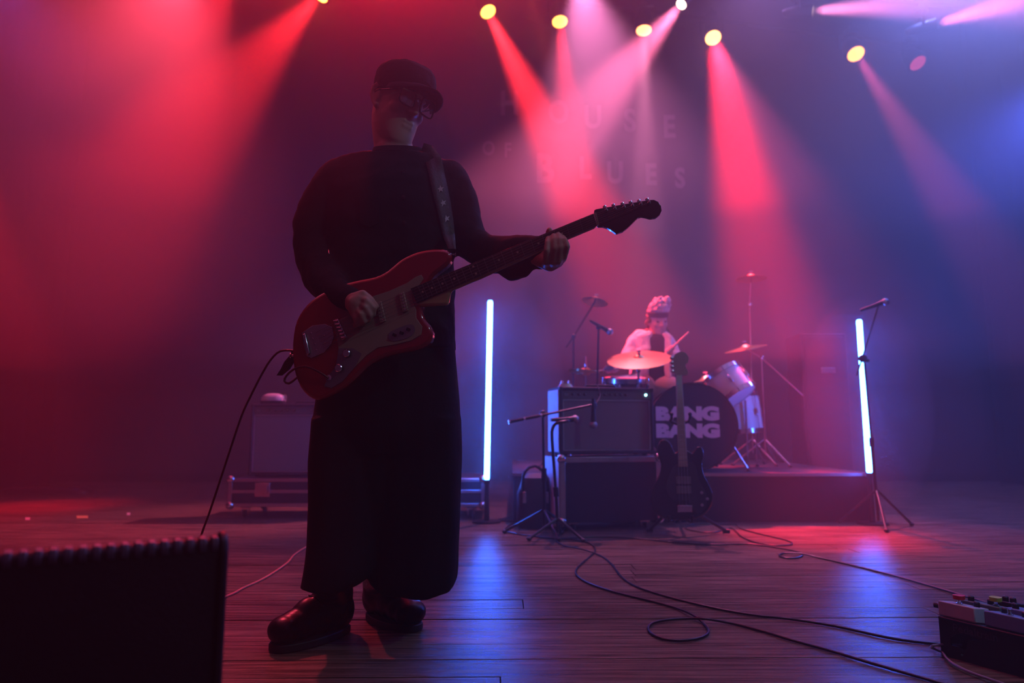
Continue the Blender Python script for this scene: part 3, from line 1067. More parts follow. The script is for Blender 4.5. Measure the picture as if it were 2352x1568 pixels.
def cymbal(px, py, D, hw, axis, label, pole_px=None, stand_label=None, boom=None, thick=0.0012, stand_m=CHR):
    o = P(px, py, D)
    axis = V(axis).normalized()
    r = hw * D / F
    t = thing('cymbal', label, 'cymbal', o)
    obj('plate', MB().lathe([(0.006, 0.030), (0.018, 0.029), (0.034, 0.020), (0.045, 0.010), (r * 0.55, 0.002), (r, -0.012), (r, -0.014), (r * 0.55, -0.001), (0.045, 0.007), (0.018, 0.026), (0.006, 0.027)], o, axis, 48), BRASS, t)
    obj('wing_nut', MB().lathe([(0.014, 0.031), (0.014, 0.037), (0.005, 0.039), (0.005, 0.062), (0, 0.063)], o, axis, 10).box(o + axis * 0.052, (0.034, 0.006, 0.014)), CHR, t)
    if pole_px:
        ix, iy, bxp = pole_px
        jt = P(ix, iy, D)
        base = P(bxp, 1000, D); base.z = RZ
        s_ = thing('cymbal_stand', stand_label, 'cymbal stand', base)
        obj('pole', MB().tube([base + V((0, 0, 0.10)), base.lerp(jt, 0.5), base.lerp(jt, 0.505), jt], [0.013, 0.013, 0.009, 0.009], 10), stand_m, s_)
        tripod(s_, base, 0.22, 0.27, 0.9, stand_m)
        if boom:
            e2 = P(boom[0], boom[1], D)
        else:
            e2 = jt
        obj('boom_arm', MB().tube([e2, jt, o - axis * 0.01, o + axis * 0.03], [0.007, 0.0075, 0.007, 0.004], 8), stand_m, s_)
        obj('tilter', MB().ell(jt, 0.02, n=12, m=8), stand_m, s_)
    return t
cymbal(1468, 822, 5.2, 74, (-0.10, -0.36, 0.93), 'large ride cymbal tilted in front of the drummer', (1466, 850, 1470), 'cymbal stand under the large ride cymbal')
cymbal(1367, 690, 5.5, 31, (0.22, 0.15, 0.96), 'small high cymbal at the left of the drum kit', (1318, 772, 1316), 'black cymbal stand with slanted boom, left of the vocal microphone', (1300, 798), stand_m=BMET)
cymbal(1725, 637, 5.9, 35, (0.0, 0.04, 1), 'high crash cymbal seen edge on, right of the drummer', (1722, 700, 1728), 'chrome cymbal stand rising behind the white toms')
cymbal(1712, 798, 5.8, 48, (-0.20, -0.10, 0.97), 'dim lower crash cymbal above the white toms', (1750, 822, 1757), 'chrome cymbal stand with long counter boom, right of the floor tom', (1845, 908))
cymbal(1622, 870, 5.4, 30, (-0.15, -0.02, 0.99), 'thin splash cymbal edge on beside the tilted tom')
# hi-hat: two plates and a stand
ho = P(1345, 853, 5.35)
hh = thing('hi_hat', 'pair of hi-hat cymbals edge on behind the amplifier', 'cymbal', ho)
r = 40 * 5.35 / F
obj('top_plate', MB().lathe([(0.006, 0.034), (0.03, 0.026), (0.045, 0.014), (r, 0.004), (r, 0.002), (0.045, 0.010), (0.006, 0.03)], ho, (0.10, 0, 1), 40), BRASS, hh)
obj('bottom_plate', MB().lathe([(0.006, -0.034), (0.03, -0.026), (0.045, -0.014), (r, -0.004), (r, -0.002), (0.045, -0.010), (0.006, -0.03)], ho, (0.02, 0, 1), 40), BRASS, hh)
obj('pole', MB().tube([(ho.x, ho.y, RZ + 0.05), (ho.x, ho.y, ho.z + 0.12)], 0.007, 10), CHR, hh)
obj('clutch', MB().lathe([(0.012, 0.03), (0.012, 0.06), (0.006, 0.065)], ho, (0, 0, 1), 12), CHR, hh)
for k in range(3):
    a = 0.9 + k * 2.094
    obj('leg', MB().tube([(ho.x, ho.y, RZ + 0.22), (ho.x + 0.22 * math.cos(a), ho.y + 0.22 * math.sin(a), RZ + 0.01)], 0.007, 8), CHR, hh)
# pedal parts at the foot of the bass drum
pd = thing('bass_drum_pedal', 'metal bass drum pedal behind the bass drum', 'drum pedal', (bo.x, bo.y + 0.55, RZ))
obj('footboard', MB().box((bo.x, bo.y + 0.62, RZ + 0.04), (0.08, 0.28, 0.010), Matrix.Rotation(R(-14), 3, 'X')), ALU, pd)
obj('frame', MB().tube([(bo.x - 0.06, bo.y + 0.47, RZ), (bo.x - 0.06, bo.y + 0.47, RZ + 0.24), (bo.x + 0.06, bo.y + 0.47, RZ + 0.24), (bo.x + 0.06, bo.y + 0.47, RZ)], 0.008, 8), ALU, pd)
obj('beater', MB().tube([(bo.x, bo.y + 0.48, RZ + 0.22), (bo.x, bo.y + 0.44, RZ + 0.40)], 0.005, 8).ell((bo.x, bo.y + 0.44, RZ + 0.41), 0.026), CHR, pd)
# drum throne
dx = P(1484, 900, 5.75)
th_ = thing('drum_stool', 'round black drum stool under the drummer', 'stool', (dx.x, 5.80, RZ))
obj('seat', MB().lathe([(0.10, 0.0), (0.165, 0.015), (0.17, 0.06), (0.15, 0.085), (0, 0.09)], (dx.x, 5.82, RZ + 0.42), (0, 0, 1), 28), LEA, th_)
obj('pole', MB().tube([(dx.x, 5.82, RZ + 0.05), (dx.x, 5.82, RZ + 0.42)], 0.014, 10), CHR, th_)
tripod(th_, V((dx.x, 5.82, RZ)), 0.20, 0.24, 0.4, CHR)

# tall cabinet in the haze at the rear right of the riser
ca, cb_ = P(1857, 1055, 6.3), P(1945, 765, 6.3)
t = thing('speaker_cabinet', 'tall dim black speaker cabinet standing in the haze behind the right end of the riser', 'speaker', ((ca.x + cb_.x) / 2, 6.5, 0))
obj('cabinet', MB().box(((ca.x + cb_.x) / 2, 6.5, cb_.z / 2), (cb_.x - ca.x, 0.35, cb_.z)), TOLEX, t, bev=0.01)
obj('grille', MB().box(((ca.x + cb_.x) / 2, 6.318, cb_.z / 2), (cb_.x - ca.x - 0.05, 0.015, cb_.z - 0.06)), CASEP, t, bev=0.004)
obj('handle', MB().box(((ca.x + cb_.x) / 2 + 0.02, 6.308, (RZ + cb_.z) / 2 + 0.25), (0.13, 0.012, 0.05)), ALU, t, bev=0.006)

# gear bag left of the tall case
g = P(1228, 1150, 4.62); g.z = 0
t = thing('gear_bag', 'black gear bag with metal buckles on the floor left of the tall case', 'bag', g)
obj('body', MB().loft([((g.x, g.y, 0.0), (0.11, 0, 0), (0, 0.09, 0)), ((g.x, g.y, 0.04), (0.12, 0, 0), (0, 0.10, 0)), ((g.x, g.y, 0.22), (0.115, 0, 0), (0, 0.09, 0)), ((g.x + .01, g.y, 0.32), (0.09, 0, 0), (0, 0.06, 0)), ((g.x + .01, g.y, 0.35), (0.05, 0, 0), (0, 0.02, 0))], 32, 3.2), mat('bag_nylon', (0.03, 0.03, 0.035), 0.6, bump=0.4, scale=60), t)
obj('carry_strap', MB().tube(spline([(g.x - 0.08, g.y - 0.09, 0.24), (g.x - 0.07, g.y - 0.10, 0.36), (g.x, g.y - 0.07, 0.40), (g.x + 0.07, g.y - 0.08, 0.34), (g.x + 0.09, g.y - 0.09, 0.22)], 0.03), 0.010, 8), RUB, t)
for s_ in (-0.07, 0.075):
    obj('buckle', MB().box((g.x + s_, g.y - 0.105, 0.20), (0.022, 0.008, 0.07)), CHR, t, bev=0.002)

# ------------------------------------------------------------------ black bass guitar on its stand
def plane_frame(p0, p1):
    """vertical plane through two points: origin, x axis (level), normal facing the camera"""
    d = V((p1.x - p0.x, p1.y - p0.y, 0)).normalized()
    n = V((d.y, -d.x, 0))
    if n.y > 0:
        n = -n
    return p0, d, n
def on_plane(o, n, px, py, off=0.0):
    u = (px - 1176) / F
    v = (784 - py) / F
    d = V((u, math.cos(TH) - v * math.sin(TH), math.sin(TH) + v * math.cos(TH)))
    c = V((0, 0, CH))
    oo = o + n * off
    return c + d * ((oo - c).dot(n) / d.dot(n))

def slab(px_pts, pl, front, thick, step=None):
    """outline (pixels of the photograph on its own plane) closed into a slab; front is the offset of its face"""
    o, n = pl
    base = [on_plane(o, n, x, y) + n * front for x, y in px_pts]
    if step:
        base = spline(base, step, closed=True)
    return base, -n * thick

D = 4.12
p0 = P(1570, 1130, D)
n_ = V((-0.20, -1, 0.0)).normalized()
n_ = V((-0.17, -0.97, 0.16)).normalized()          # leans back on the stand
pl = (p0, n_)
t = thing('bass_guitar', 'black bass guitar with pale neck standing upright in front of the lettered bass drum', 'guitar', V((p0.x, p0.y, 0.1)))
body = [(1563, 1030), (1550, 1040), (1542, 1020), (1528, 1008), (1514, 1014), (1510, 1036), (1518, 1062), (1515, 1088), (1500, 1115), (1494, 1145), (1502, 1174), (1525, 1190), (1560, 1194), (1600, 1190), (1626, 1174), (1637, 1148), (1632, 1118), (1618, 1092), (1612, 1066), (1616, 1042), (1612, 1026), (1600, 1026), (1590, 1040), (1580, 1034)]
q, vec = slab(body, pl, 0.0, 0.042, 0.02)
obj('body', MB().prism(q, vec), mat('black_lacquer', (0.008, 0.008, 0.009), 0.12, coat=0.6), t, bev=0.007)
nk = [(1552, 860), (1566, 860), (1580, 1072), (1558, 1072)]
q, vec = slab(nk, pl, 0.012, 0.022)
nko = obj('neck', MB().prism(q, vec), mat('pale_neck', (0.30, 0.26, 0.22), 0.4), t, bev=0.004)
hs = [(1552, 864), (1548, 846), (1546, 826), (1552, 812), (1564, 807), (1576, 811), (1582, 822), (1580, 834), (1574, 838), (1578, 848), (1582, 858), (1574, 862), (1566, 862)]
q, vec = slab(hs, pl, 0.004, 0.015, 0.012)
hso = obj('headstock', MB().prism(q, vec), mat('pale_neck', (0.3, .26, .22)), t, bev=0.002)
for k in range(4):
    c = on_plane(p0, n_, 1546.5 + k * 0.5, 822 + k * 10) + V((-0.008, 0, 0))
    obj('tuner', MB().ell(c, (0.014, 0.006, 0.012), n=10, m=8), CHR, hso)
for k in range(1, 20):
    f_ = 1 - 2 ** (-k / 12)
    yy = 862 + (1200 - 862) * f_
    if yy > 1068: break
    xa = 1552 + (yy - 860) * 6 / 212; xb = 1566 + (yy - 860) * 14 / 212
    obj('fret', MB().tube([on_plane(p0, n_, xa, yy) + n_ * 0.0125, on_plane(p0, n_, xb, yy) + n_ * 0.0125], 0.0011, 5), CHR, nko)
pg = [(1553, 1066), (1590, 1062), (1600, 1078), (1604, 1100), (1622, 1135), (1620, 1168), (1600, 1178), (1580, 1150), (1545, 1146), (1530, 1120), (1538, 1090)]
q, vec = slab(pg, pl, 0.0025, 0.003, 0.02)
obj('pickguard', MB().prism(q, vec), mat('dark_guard', (0.03, 0.03, 0.035), 0.3), t)
q, vec = slab([(1552, 1094), (1586, 1094), (1587, 1112), (1553, 1112)], pl, 0.012, 0.010)
obj('pickup', MB().prism(q, vec), PANEL, t, bev=0.002)
q, vec = slab([(1553, 1116), (1587, 1116), (1588, 1134), (1554, 1134)], pl, 0.012, 0.010)
obj('pickup', MB().prism(q, vec), PANEL, t, bev=0.002)
q, vec = slab([(1556, 1160), (1590, 1160), (1590, 1176), (1556, 1176)], pl, 0.012, 0.012)
obj('bridge', MB().prism(q, vec), CHR, t, bev=0.002)
for kx, ky in ((1611, 1132), (1624, 1146), (1612, 1160)):
    obj('knob', MB().lathe([(0.010, 0.002), (0.009, 0.018), (0, 0.019)], on_plane(p0, n_, kx, ky), n_, 14), CHR, t)
for k in range(4):
    obj('string', MB().tube([on_plane(p0, n_, 1555 + 2.6 * k, 864) + n_ * 0.016, on_plane(p0, n_, 1560 + 8 * k, 1166) + n_ * 0.018], 0.0009, 5), CHR, t)

sb = G(1562, 1215); 
st = thing('guitar_stand', 'black tripod stand holding the black bass guitar', 'guitar stand', (sb.x, 4.28, 0))
up0 = V((p0.x + 0.0, 4.30, 0.12))
yk = on_plane(p0, n_, 1563, 972) - n_ * 0.075
obj('pole', MB().tube([V((up0.x, 4.25, 0.08)), yk], 0.011, 10), BMET, st)
pr = []
for s_ in (-1, 1):
    c = on_plane(p0, n_, 1563 + s_ * 21, 962)
    m = MB().tube(spline([yk, c - n_ * 0.07, c - n_ * 0.02, c + n_ * 0.035, c + n_ * 0.04 + V((0, 0, 0.02))], 0.02), 0.008, 8)
    m.ell(c + n_ * 0.042 + V((0, 0, 0.022)), 0.012, n=10, m=8)
    obj('neck_prong', m, RUB, st)
for s_, ex, ey in ((-1, 1492, 1216), (1, 1668, 1219), (0, 1556, 1196)):
    e = G(ex, ey, 0.012)
    l = obj('leg', MB().tube([V((up0.x, 4.25, 0.20)), e], 0.010, 8), BMET, st)
    obj('foot', MB().tube([e - V((0.02, 0, 0)), e + V((0.02, 0, 0))], 0.013, 8), RUB, l)
for s_ in (-1, 1):
    c = on_plane(p0, n_, 1563 + s_ * 26, 1197)
    obj('body_rest', MB().tube([V((up0.x, 4.25, 0.12)), c - n_ * 0.05, c + n_ * 0.03, c + n_ * 0.035 + V((0, 0, 0.03))], 0.009, 8), RUB, st)

# ------------------------------------------------------------------ the guitarist
from mathutils.bvhtree import BVHTree
DP = 2.12
def head_frame(center, yaw, pitch, roll=0.0, s=1.0):
    a = R(yaw)
    f = V((math.sin(a), -math.cos(a), 0))
    up = V((0, 0, 1))
    right = f.cross(up)
    M = Matrix((right, f, up)).transposed()
    M = Matrix.Rotation(R(-pitch), 3, right) @ M
    M = Matrix.Rotation(R(roll), 3, f) @ M
    M = M.to_4x4() @ Matrix.Scale(s, 4)
    M.translation = center
    return M

def build_head(mb, M, neck_base, neck_r=0.058, jowl=1.0):
    R3 = M.to_3x3()
    s = R3.col[0].length
    rot = R3.normalized()
    def e(c, r, n=20, m=12, tilt=None):
        rr = [k * s for k in r]
        mb.ell(M @ V(c), rr, rot if tilt is None else rot @ tilt, n, m)
    def cp(a, b, ra, rb):
        mb.cap(M @ V(a), M @ V(b), ra * s, rb * s, 12)
    prof = [(-0.130, .062, .014, .012), (-0.124, .056, .030, .028), (-0.112, .048, .042, .044), (-0.095, .034, .052, .060), (-0.070, .020, .060, .074), (-0.045, .010, .065, .084),
            (-0.010, .004, .069, .089), (0.020, 0.0, .071, .093), (0.050, -.004, .073, .095), (0.078, -.006, .068, .088), (0.095, -.008, .052, .066), (0.104, -.008, .022, .03)]
    mb.loft([(M @ V((0, cy_, z_)), R3 @ V((hx * (jowl if z_ < -0.02 else 1), 0, 0)), R3 @ V((0, hy, 0))) for z_, cy_, hx, hy in prof], 32, 2.15)
    for x in (-1, 1):
        e((x * 0.036, 0.062, -0.022), (0.028, 0.027, 0.026))              # cheek
        cp((x * 0.012, 0.090, 0.026), (x * 0.046, 0.078, 0.025), 0.009, 0.007)   # brow
        e((x * 0.013, 0.101, -0.028), (0.010, 0.012, 0.008))              # nostril wing
        # ear: rim, bowl and lobe
        pts = [(x * 0.074, 0.006, 0.028), (x * 0.084, -0.008, 0.036), (x * 0.088, -0.022, 0.026), (x * 0.086, -0.024, 0.005), (x * 0.080, -0.014, -0.014), (x * 0.074, 0.0, -0.026)]
        for i in range(5):
            cp(pts[i], pts[i + 1], 0.0065, 0.0065 if i < 4 else 0.009)
        e((x * 0.076, -0.006, 0.006), (0.007, 0.018, 0.026))
    cp((0, 0.094, 0.020), (0, 0.113, -0.024), 0.0085, 0.0115)              # nose
    cp((0, 0.085, 0.010), (0, 0.098, -0.028), 0.010, 0.016)
    e((0, 0.113, -0.027), (0.0125, 0.013, 0.011))
    cp((-0.022, 0.083, -0.060), (0.022, 0.083, -0.060), 0.006, 0.006)
    cp((-0.016, 0.091, -0.055), (0.016, 0.091, -0.055), 0.0055, 0.0055)     # upper lip
    cp((-0.015, 0.090, -0.068), (0.015, 0.090, -0.068), 0.0062, 0.0062)   # lower lip
    mb.cap(M @ V((0, -0.018, -0.05)), neck_base, 0.054 * s * jowl, neck_r, 20)
    mb.cap(M @ V((0, 0.015, -0.085)), neck_base + V((0, -0.01, 0)), 0.045 * s * jowl, neck_r * 0.9, 20)

HM = head_frame(P(911, 246, DP), 48, 13, -7, 1.0) @ Matrix.Diagonal((1, 1, 1.13, 1))
neck = P(906, 352, DP + 0.01)
bm_ = MB()
build_head(bm_, HM, neck, 0.064, 1.06)
def B(px, py, d=0.0):
    return P(px, py, DP + d)
# trunk, limbs (inside the clothes)
bm_.chain([B(906, 352), B(904, 430), B(895, 600), B(888, 760), B(888, 850)], [0.062, 0.10, 0.105, 0.10, 0.11], 20)
bm_.chain([B(906, 385), B(790, 405), B(728, 560), B(742, 640, -0.07)], [0.06, 0.045, 0.036, 0.034])
bm_.chain([B(742, 640, -0.07), B(815, 697, -0.235)], [0.034, 0.027])
bm_.chain([B(906, 385), B(1035, 405), B(1085, 560, -0.02), B(1140, 600, -0.08)], [0.06, 0.045, 0.036, 0.034])
bm_.chain([B(1140, 600, -0.08), P(1240, 590, DP - 0.185)], [0.034, 0.027])
bm_.chain([B(850, 860), B(785, 1120, -0.04), P(760, 1310, DP - 0.02)], [0.10, 0.06, 0.03])
bm_.chain([B(930, 860), B(945, 1120, -0.02), P(880, 1300, DP + 0.12)], [0.10, 0.06, 0.03])

# guitar plane
GO = P(760, 790, 1.905)
g1 = P(1440, 490, 1.835)
GO, GX, GN = plane_frame(GO, g1)
def GP(px, py, off=0.0):
    return on_plane(GO, GN, px, py) + GN * off
GPL = (GO, GN)

def finger(mb, pts, r0, r1):
    n = len(pts)
    mb.chain(pts, [r0 + (r1 - r0) * i / (n - 1) for i in range(n)], 12)

# fretting hand: palm under and behind the neck, fingers up over the fingerboard
wr = P(1240, 592, DP - 0.185)
palm = GP(1262, 592, -0.052)
palm2 = GP(1278, 588, -0.048)
bm_.cap(wr, palm, 0.027, 0.026)
bm_.cap(palm, palm2, 0.027, 0.022)
hand1 = []
for (tx, ty), (mx_, my_), (lx, ly) in [((1259, 549), (1256, 577), (1254, 603)), ((1271, 543), (1275, 572), (1271, 603)), ((1283, 540), (1288, 570), (1283, 601)), ((1293, 547), (1303, 567), (1296, 590))]:
    tip = GP(tx, ty, 0.012)
    mid = GP((tx + mx_) / 2, (ty + my_) / 2, 0.024)
    kn = GP(mx_, my_ + 4, 0.026)
    low = GP(lx, ly, 0.004)
    base = GP(lx - 3, ly - 2, -0.034)
    finger(bm_, [base, low, kn, mid, tip], 0.0105, 0.0074)
finger(bm_, [GP(1258, 590, -0.05), GP(1256, 560, -0.045), GP(1258, 536, -0.036), GP(1262, 524, -0.022)], 0.013, 0.010)

# picking hand
wr = P(812, 692, DP - 0.235)
bm_.cap(wr, GP(828, 702, 0.030), 0.026, 0.024)
bm_.cap(GP(822, 700, 0.032), GP(834, 692, 0.034), 0.022, 0.018)
bm_.cap(GP(820, 706, 0.030), GP(826, 722, 0.030), 0.022, 0.018)
for ps in ([(834, 690, .034), (852, 697, .046), (866, 712, .034), (862, 724, .018)],
           [(834, 700, .034), (850, 712, .048), (858, 728, .036), (850, 738, .018)],
           [(829, 710, .034), (840, 727, .048), (844, 742, .034), (834, 746, .018)],
           [(821, 718, .032), (828, 736, .042), (828, 748, .030), (820, 748, .016)]):
    finger(bm_, [GP(*p) for p in ps], 0.0105, 0.008)
finger(bm_, [GP(822, 686, .030), GP(842, 680, .036), GP(858, 692, .030), GP(868, 706, .018)], 0.013, 0.009)

gt = thing('person', 'man in black jacket, cap and square glasses playing a red electric guitar', 'person', V((P(880, 1458, DP).x, DP, 0)))
body_me = remesh(bm_, 0.0040, 4)
link('body', body_me, SKIN, gt, angle=180)
for x in (-1, 1):
    e = HM @ V((x * 0.032, 0.080, 0.004))
    obj('eye', MB().ell(e, 0.0125, n=16, m=12), mat('eye_white', (0.6, 0.55, 0.55), 0.2), gt)

# jacket
jk = MB()
def ring(y, l, r, t, d=0.0, tz=0.0):
    c = P((l + r) / 2, y, DP + d)
    return (c, V(((r - l) / 2 * DP / F, 0, 0)), V((0, t, tz)))
jk.loft([ring(352, 862, 974, 0.066, 0.0, 0.014), ring(358, 846, 984, 0.075, 0.0, 0.010), ring(362, 815, 1002, 0.085, 0.01), ring(370, 772, 1030, 0.095, 0.01), ring(392, 752, 1056, 0.110, 0.01),
         ring(440, 744, 1058, 0.125), ring(520, 742, 1052, 0.130), ring(600, 738, 1047, 0.135), ring(680, 735, 1046, 0.135), ring(760, 733, 1048, 0.135), ring(806, 732, 1049, 0.135)], 40, 2.3)
# sleeves
def ch(pts, n=20):
    P_ = [P(x, y, DP + d) for x, y, r, d in pts]
    r_ = [r * DP / F for x, y, r, d in pts]
    jk.chain(P_, r_, n)
ch([(782, 420, 58, 0), (745, 468, 56, 0), (727, 520, 52, -.01), (724, 560, 48, -.02), (727, 600, 47, -.05), (745, 645, 44, -.10)])
ch([(745, 645, 44, -.10), (772, 672, 36, -.16), (800, 686, 27, -.215)])
jk.cap(P(742, 640, DP - .08), P(757, 668, DP - .12), 0.056, 0.046)
ch([(1030, 412, 48, 0), (1048, 460, 47, 0), (1056, 505, 46, 0), (1082, 560, 42, -.02), (1122, 584, 43, -.06)])
ch([(1122, 584, 43, -.06), (1170, 588, 43, -.11), (1215, 578, 39, -.15), (1238, 577, 37, -.175)])
ch([(1160, 600, 32, -.10), (1178, 618, 30, -.12), (1200, 616, 27, -.15)])
ch([(1225, 592, 30, -.165), (1238, 600, 22, -.175)])
def folds(co):
    p = V((co.x * 7, co.y * 5, co.z * 5))
    a = noise.noise(p) * 0.011
    q = V((co.x * 14 + noise.noise(p) * 2.5, co.y * 14, co.z * 20))
    a += noise.noise(q) * 0.0055
    a += noise.noise(co * 60) * 0.0012
    return a
jme = remesh(jk, 0.0075, 3, folds)
link('jacket', jme, BLK, gt, angle=180)
dg = bpy.context.evaluated_depsgraph_get()
bvh = BVHTree.FromPolygons([v.co.copy() for v in jme.vertices], [list(p.vertices) for p in jme.polygons])
def snap(px, py, off, fallback):
    o = V((0, 0, CH))
    d = (P(px, py, 2.0) - o).normalized()
    h = bvh.ray_cast(o, d)
    if h[0] is None:
        return P(px, py, fallback)
    return h[0] - d * off
# stand-up collar, chest pocket seam and buttons
cl = MB()
for (a, b_) in (((872, 345), (862, 322)), ):
    pass
col = MB().loft([(P(914, 358, DP - 0.002), V((0.086, 0, 0)), V((0, 0.080, 0.014))), (P(914, 340, DP - 0.002), V((0.079, 0, 0)), V((0, 0.074, 0.022))), (P(914, 339, DP - 0.002), V((0.073, 0, 0)), V((0, 0.068, 0.020))), (P(914, 355, DP), V((0.076, 0, 0)), V((0, 0.070, 0.014)))], 36)
obj('collar', col, BLK, gt)
for k in range(5):
    p = snap(925 + k * 1.5, 395 + k * 58, 0.002, 2.0)
    if k < 3:
        obj('button', MB().lathe([(0.006, 0), (0.006, 0.002), (0, 0.003)], p, (0, -1, 0), 12), DARKP, gt)
pk = [snap(x, y, 0.003, 2.0) for x, y in ((826, 455), (872, 455), (872, 512), (849, 524), (826, 512))]
obj('pocket', MB().prism(pk, (0, -0.004, 0)), BLK, gt, bev=0.001)
obj('zip_pull', MB().cap(snap(755, 573, 0.003, 2.0), snap(756, 582, 0.003, 2.0), 0.002, 0.0025, 8), CHR, gt)

# trousers: wide legs
tr = MB()
tr.loft([ring(770, 742, 1040, 0.12), ring(850, 735, 1048, 0.135), ring(920, 727, 1052, 0.14), ring(990, 718, 1056, 0.14), ring(1040, 716, 1058, 0.12)], 40, 2.4)
tr.loft([ring(960, 722, 862, 0.12), ring(1060, 714, 860, 0.115, -0.02), ring(1160, 713, 858, 0.11, -0.04), ring(1240, 710, 852, 0.11, -0.05), ring(1290, 705, 849, 0.11, -0.06), ring(1322, 701, 842, 0.110, -0.06, 0.004), ring(1343, 697, 812, 0.100, -0.065, 0.004)], 40, 2.9)
tr.loft([ring(960, 855, 1056, 0.12), ring(1060, 853, 1058, 0.12, 0.01), ring(1160, 852, 1057, 0.12, 0.02), ring(1240, 851, 1053, 0.12, 0.03), ring(1300, 852, 1050, 0.12, 0.03), ring(1330, 858, 1047, 0.12, 0.03), ring(1356, 880, 1036, 0.11, 0.03)], 40, 2.7)
tr.loft([ring(930, 780, 970, 0.128), ring(1060, 785, 950, 0.112), ring(1200, 800, 920, 0.085), ring(1262, 820, 890, 0.07)], 28, 2.6)
def tfolds(co):
    a = noise.noise(V((co.x * 16, co.y * 10, co.z * 1.6))) * 0.009
    a += noise.noise(V((co.x * 9, co.y * 9, co.z * 7 + 3))) * 0.004
    return a
link('trousers', remesh(tr, 0.008, 2, tfolds), TRS, gt, angle=180)

# boots
def boot(heel, toe, shaft_top, sr):
    heel, toe = V(heel), V(toe)
    d = (toe - heel).normalized()
    L = (toe - heel).length
    side = V((-d.y, d.x, 0))
    m = MB()
    def at(k, z, w_, h_, l_=None):
        c = heel + d * (L * k) + V((0, 0, z))
        rot = Matrix((d, side, V((0, 0, 1)))).transposed()
        m.ell(c, (l_ or 0.05, w_, h_), rot, 20, 14)
    at(0.13, 0.075, 0.048, 0.062, 0.05)
    at(0.30, 0.090, 0.048, 0.075, 0.065)
    at(0.50, 0.076, 0.050, 0.060, 0.075)
    at(0.70, 0.062, 0.054, 0.046, 0.065)
    at(0.85, 0.056, 0.054, 0.041, 0.050)
    st_ = V(shaft_top)
    m.chain([heel + d * (L * 0.20) + V((0, 0, 0.09)), heel + d * (L * 0.19) + V((0, 0, 0.13)), st_], [0.056, 0.056, sr], 20)
    b = link('boot', remesh(m, 0.005, 4), LEA, gt, angle=180)
    sole = []
    for k in range(28):
        a = 2 * math.pi * k / 28
        u = 0.5 + 0.5 * math.cos(a)
        wd = 0.043 + 0.016 * math.sin(min(1, u * 1.1) * math.pi * 0.62)
        sole.append(heel + d * (L * (-0.02 + 1.03 * u)) + side * (wd * math.copysign(abs(math.sin(a)) ** 0.7, math.sin(a))) + V((0, 0, 0.002)))
    obj('sole', MB().prism(sole, (0, 0, 0.022)), RUB, b, bev=0.003)
    for k in range(5):
        z = 0.135 + 0.022 * k
        c = heel + d * (L * (0.50 - 0.055 * k)) + V((0, 0, z - 0.002))
        obj('lace', MB().tube([c - side * 0.02, c + d * 0.012 + V((0, 0, .003)), c + side * 0.02], 0.0028, 6), RUB, b)
boot(G(797, 1450), G(625, 1500), P(757, 1325, DP - 0.03), 0.058)
boot(G(850, 1418), G(958, 1452), P(874, 1300, DP + 0.10), 0.056)

# cap with visor
cp_ = MB()
rings_ = []
for zb, zf, ax_, by_, cyo in ((0.000, 0.044, 0.078, 0.097, 0.014), (0.020, 0.062, 0.083, 0.101, 0.015), (0.045, 0.082, 0.086, 0.102, 0.014), (0.072, 0.100, 0.085, 0.099, 0.010), (0.092, 0.112, 0.077, 0.088, 0.006), (0.104, 0.118, 0.060, 0.066, 0.0), (0.109, 0.119, 0.03, 0.034, 0.0)):
    c = V((0, cyo, (zb + zf) / 2))
    rings_.append((HM @ c, HM.to_3x3() @ V((ax_ * 1.09, 0, 0)), HM.to_3x3() @ V((0, by_ * 1.06, (zf - zb) / 2))))
cp_.loft(rings_, 40, 2.1)
crown = link('cap', remesh(cp_, 0.005, 3, lambda co: noise.noise(co * 22) * 0.0035 + noise.noise(co * 50) * 0.001), CAPM, gt, angle=180)
bnd = MB()
for zz in (0.0, 0.020):
    pts = [HM @ V((0.0895 * math.cos(a), 0.016 + 0.1060 * math.sin(a), 0.022 + 0.022 * math.sin(a) + zz)) for a in [2 * math.pi * k / 40 for k in range(40)]]
    bnd.tube(pts, 0.0014, 6, closed=True)
obj('cap_seam', bnd, CAPM, crown)
vz = []
top, bot = [], []
N = 18
for i in range(N + 1):
    a = R(25 + 130 * i / N)
    inn = V((0.087 * math.cos(a), 0.016 + 0.104 * math.sin(a), 0.022 + 0.022 * math.sin(a)))
    k = max(0.0, math.sin((a - R(25)) / R(130) * math.pi)) ** 0.6
    out = inn + V((0.10 * math.cos(a) * 0.15, 0.076 * k, -0.004 - 0.012 * k - 0.018 * abs(math.cos(a)) ** 1.5))
    vz.append((inn, out))
m = MB()
vs, fs = [], []
for inn, out in vz:
    mid = (inn + out) / 2 + V((0, 0, 0.004))
    for q in (inn, mid, out):
        vs.append(HM @ q)
for i in range(N):
    for j in range(2):
        fs.append((i * 3 + j, i * 3 + j + 1, i * 3 + 3 + j + 1, i * 3 + 3 + j))
m.add(vs, fs)
vo = obj('visor', m, CAPM, crown, angle=180)
so = vo.modifiers.new('s', 'SOLIDIFY'); so.thickness = 0.005; so.offset = 0

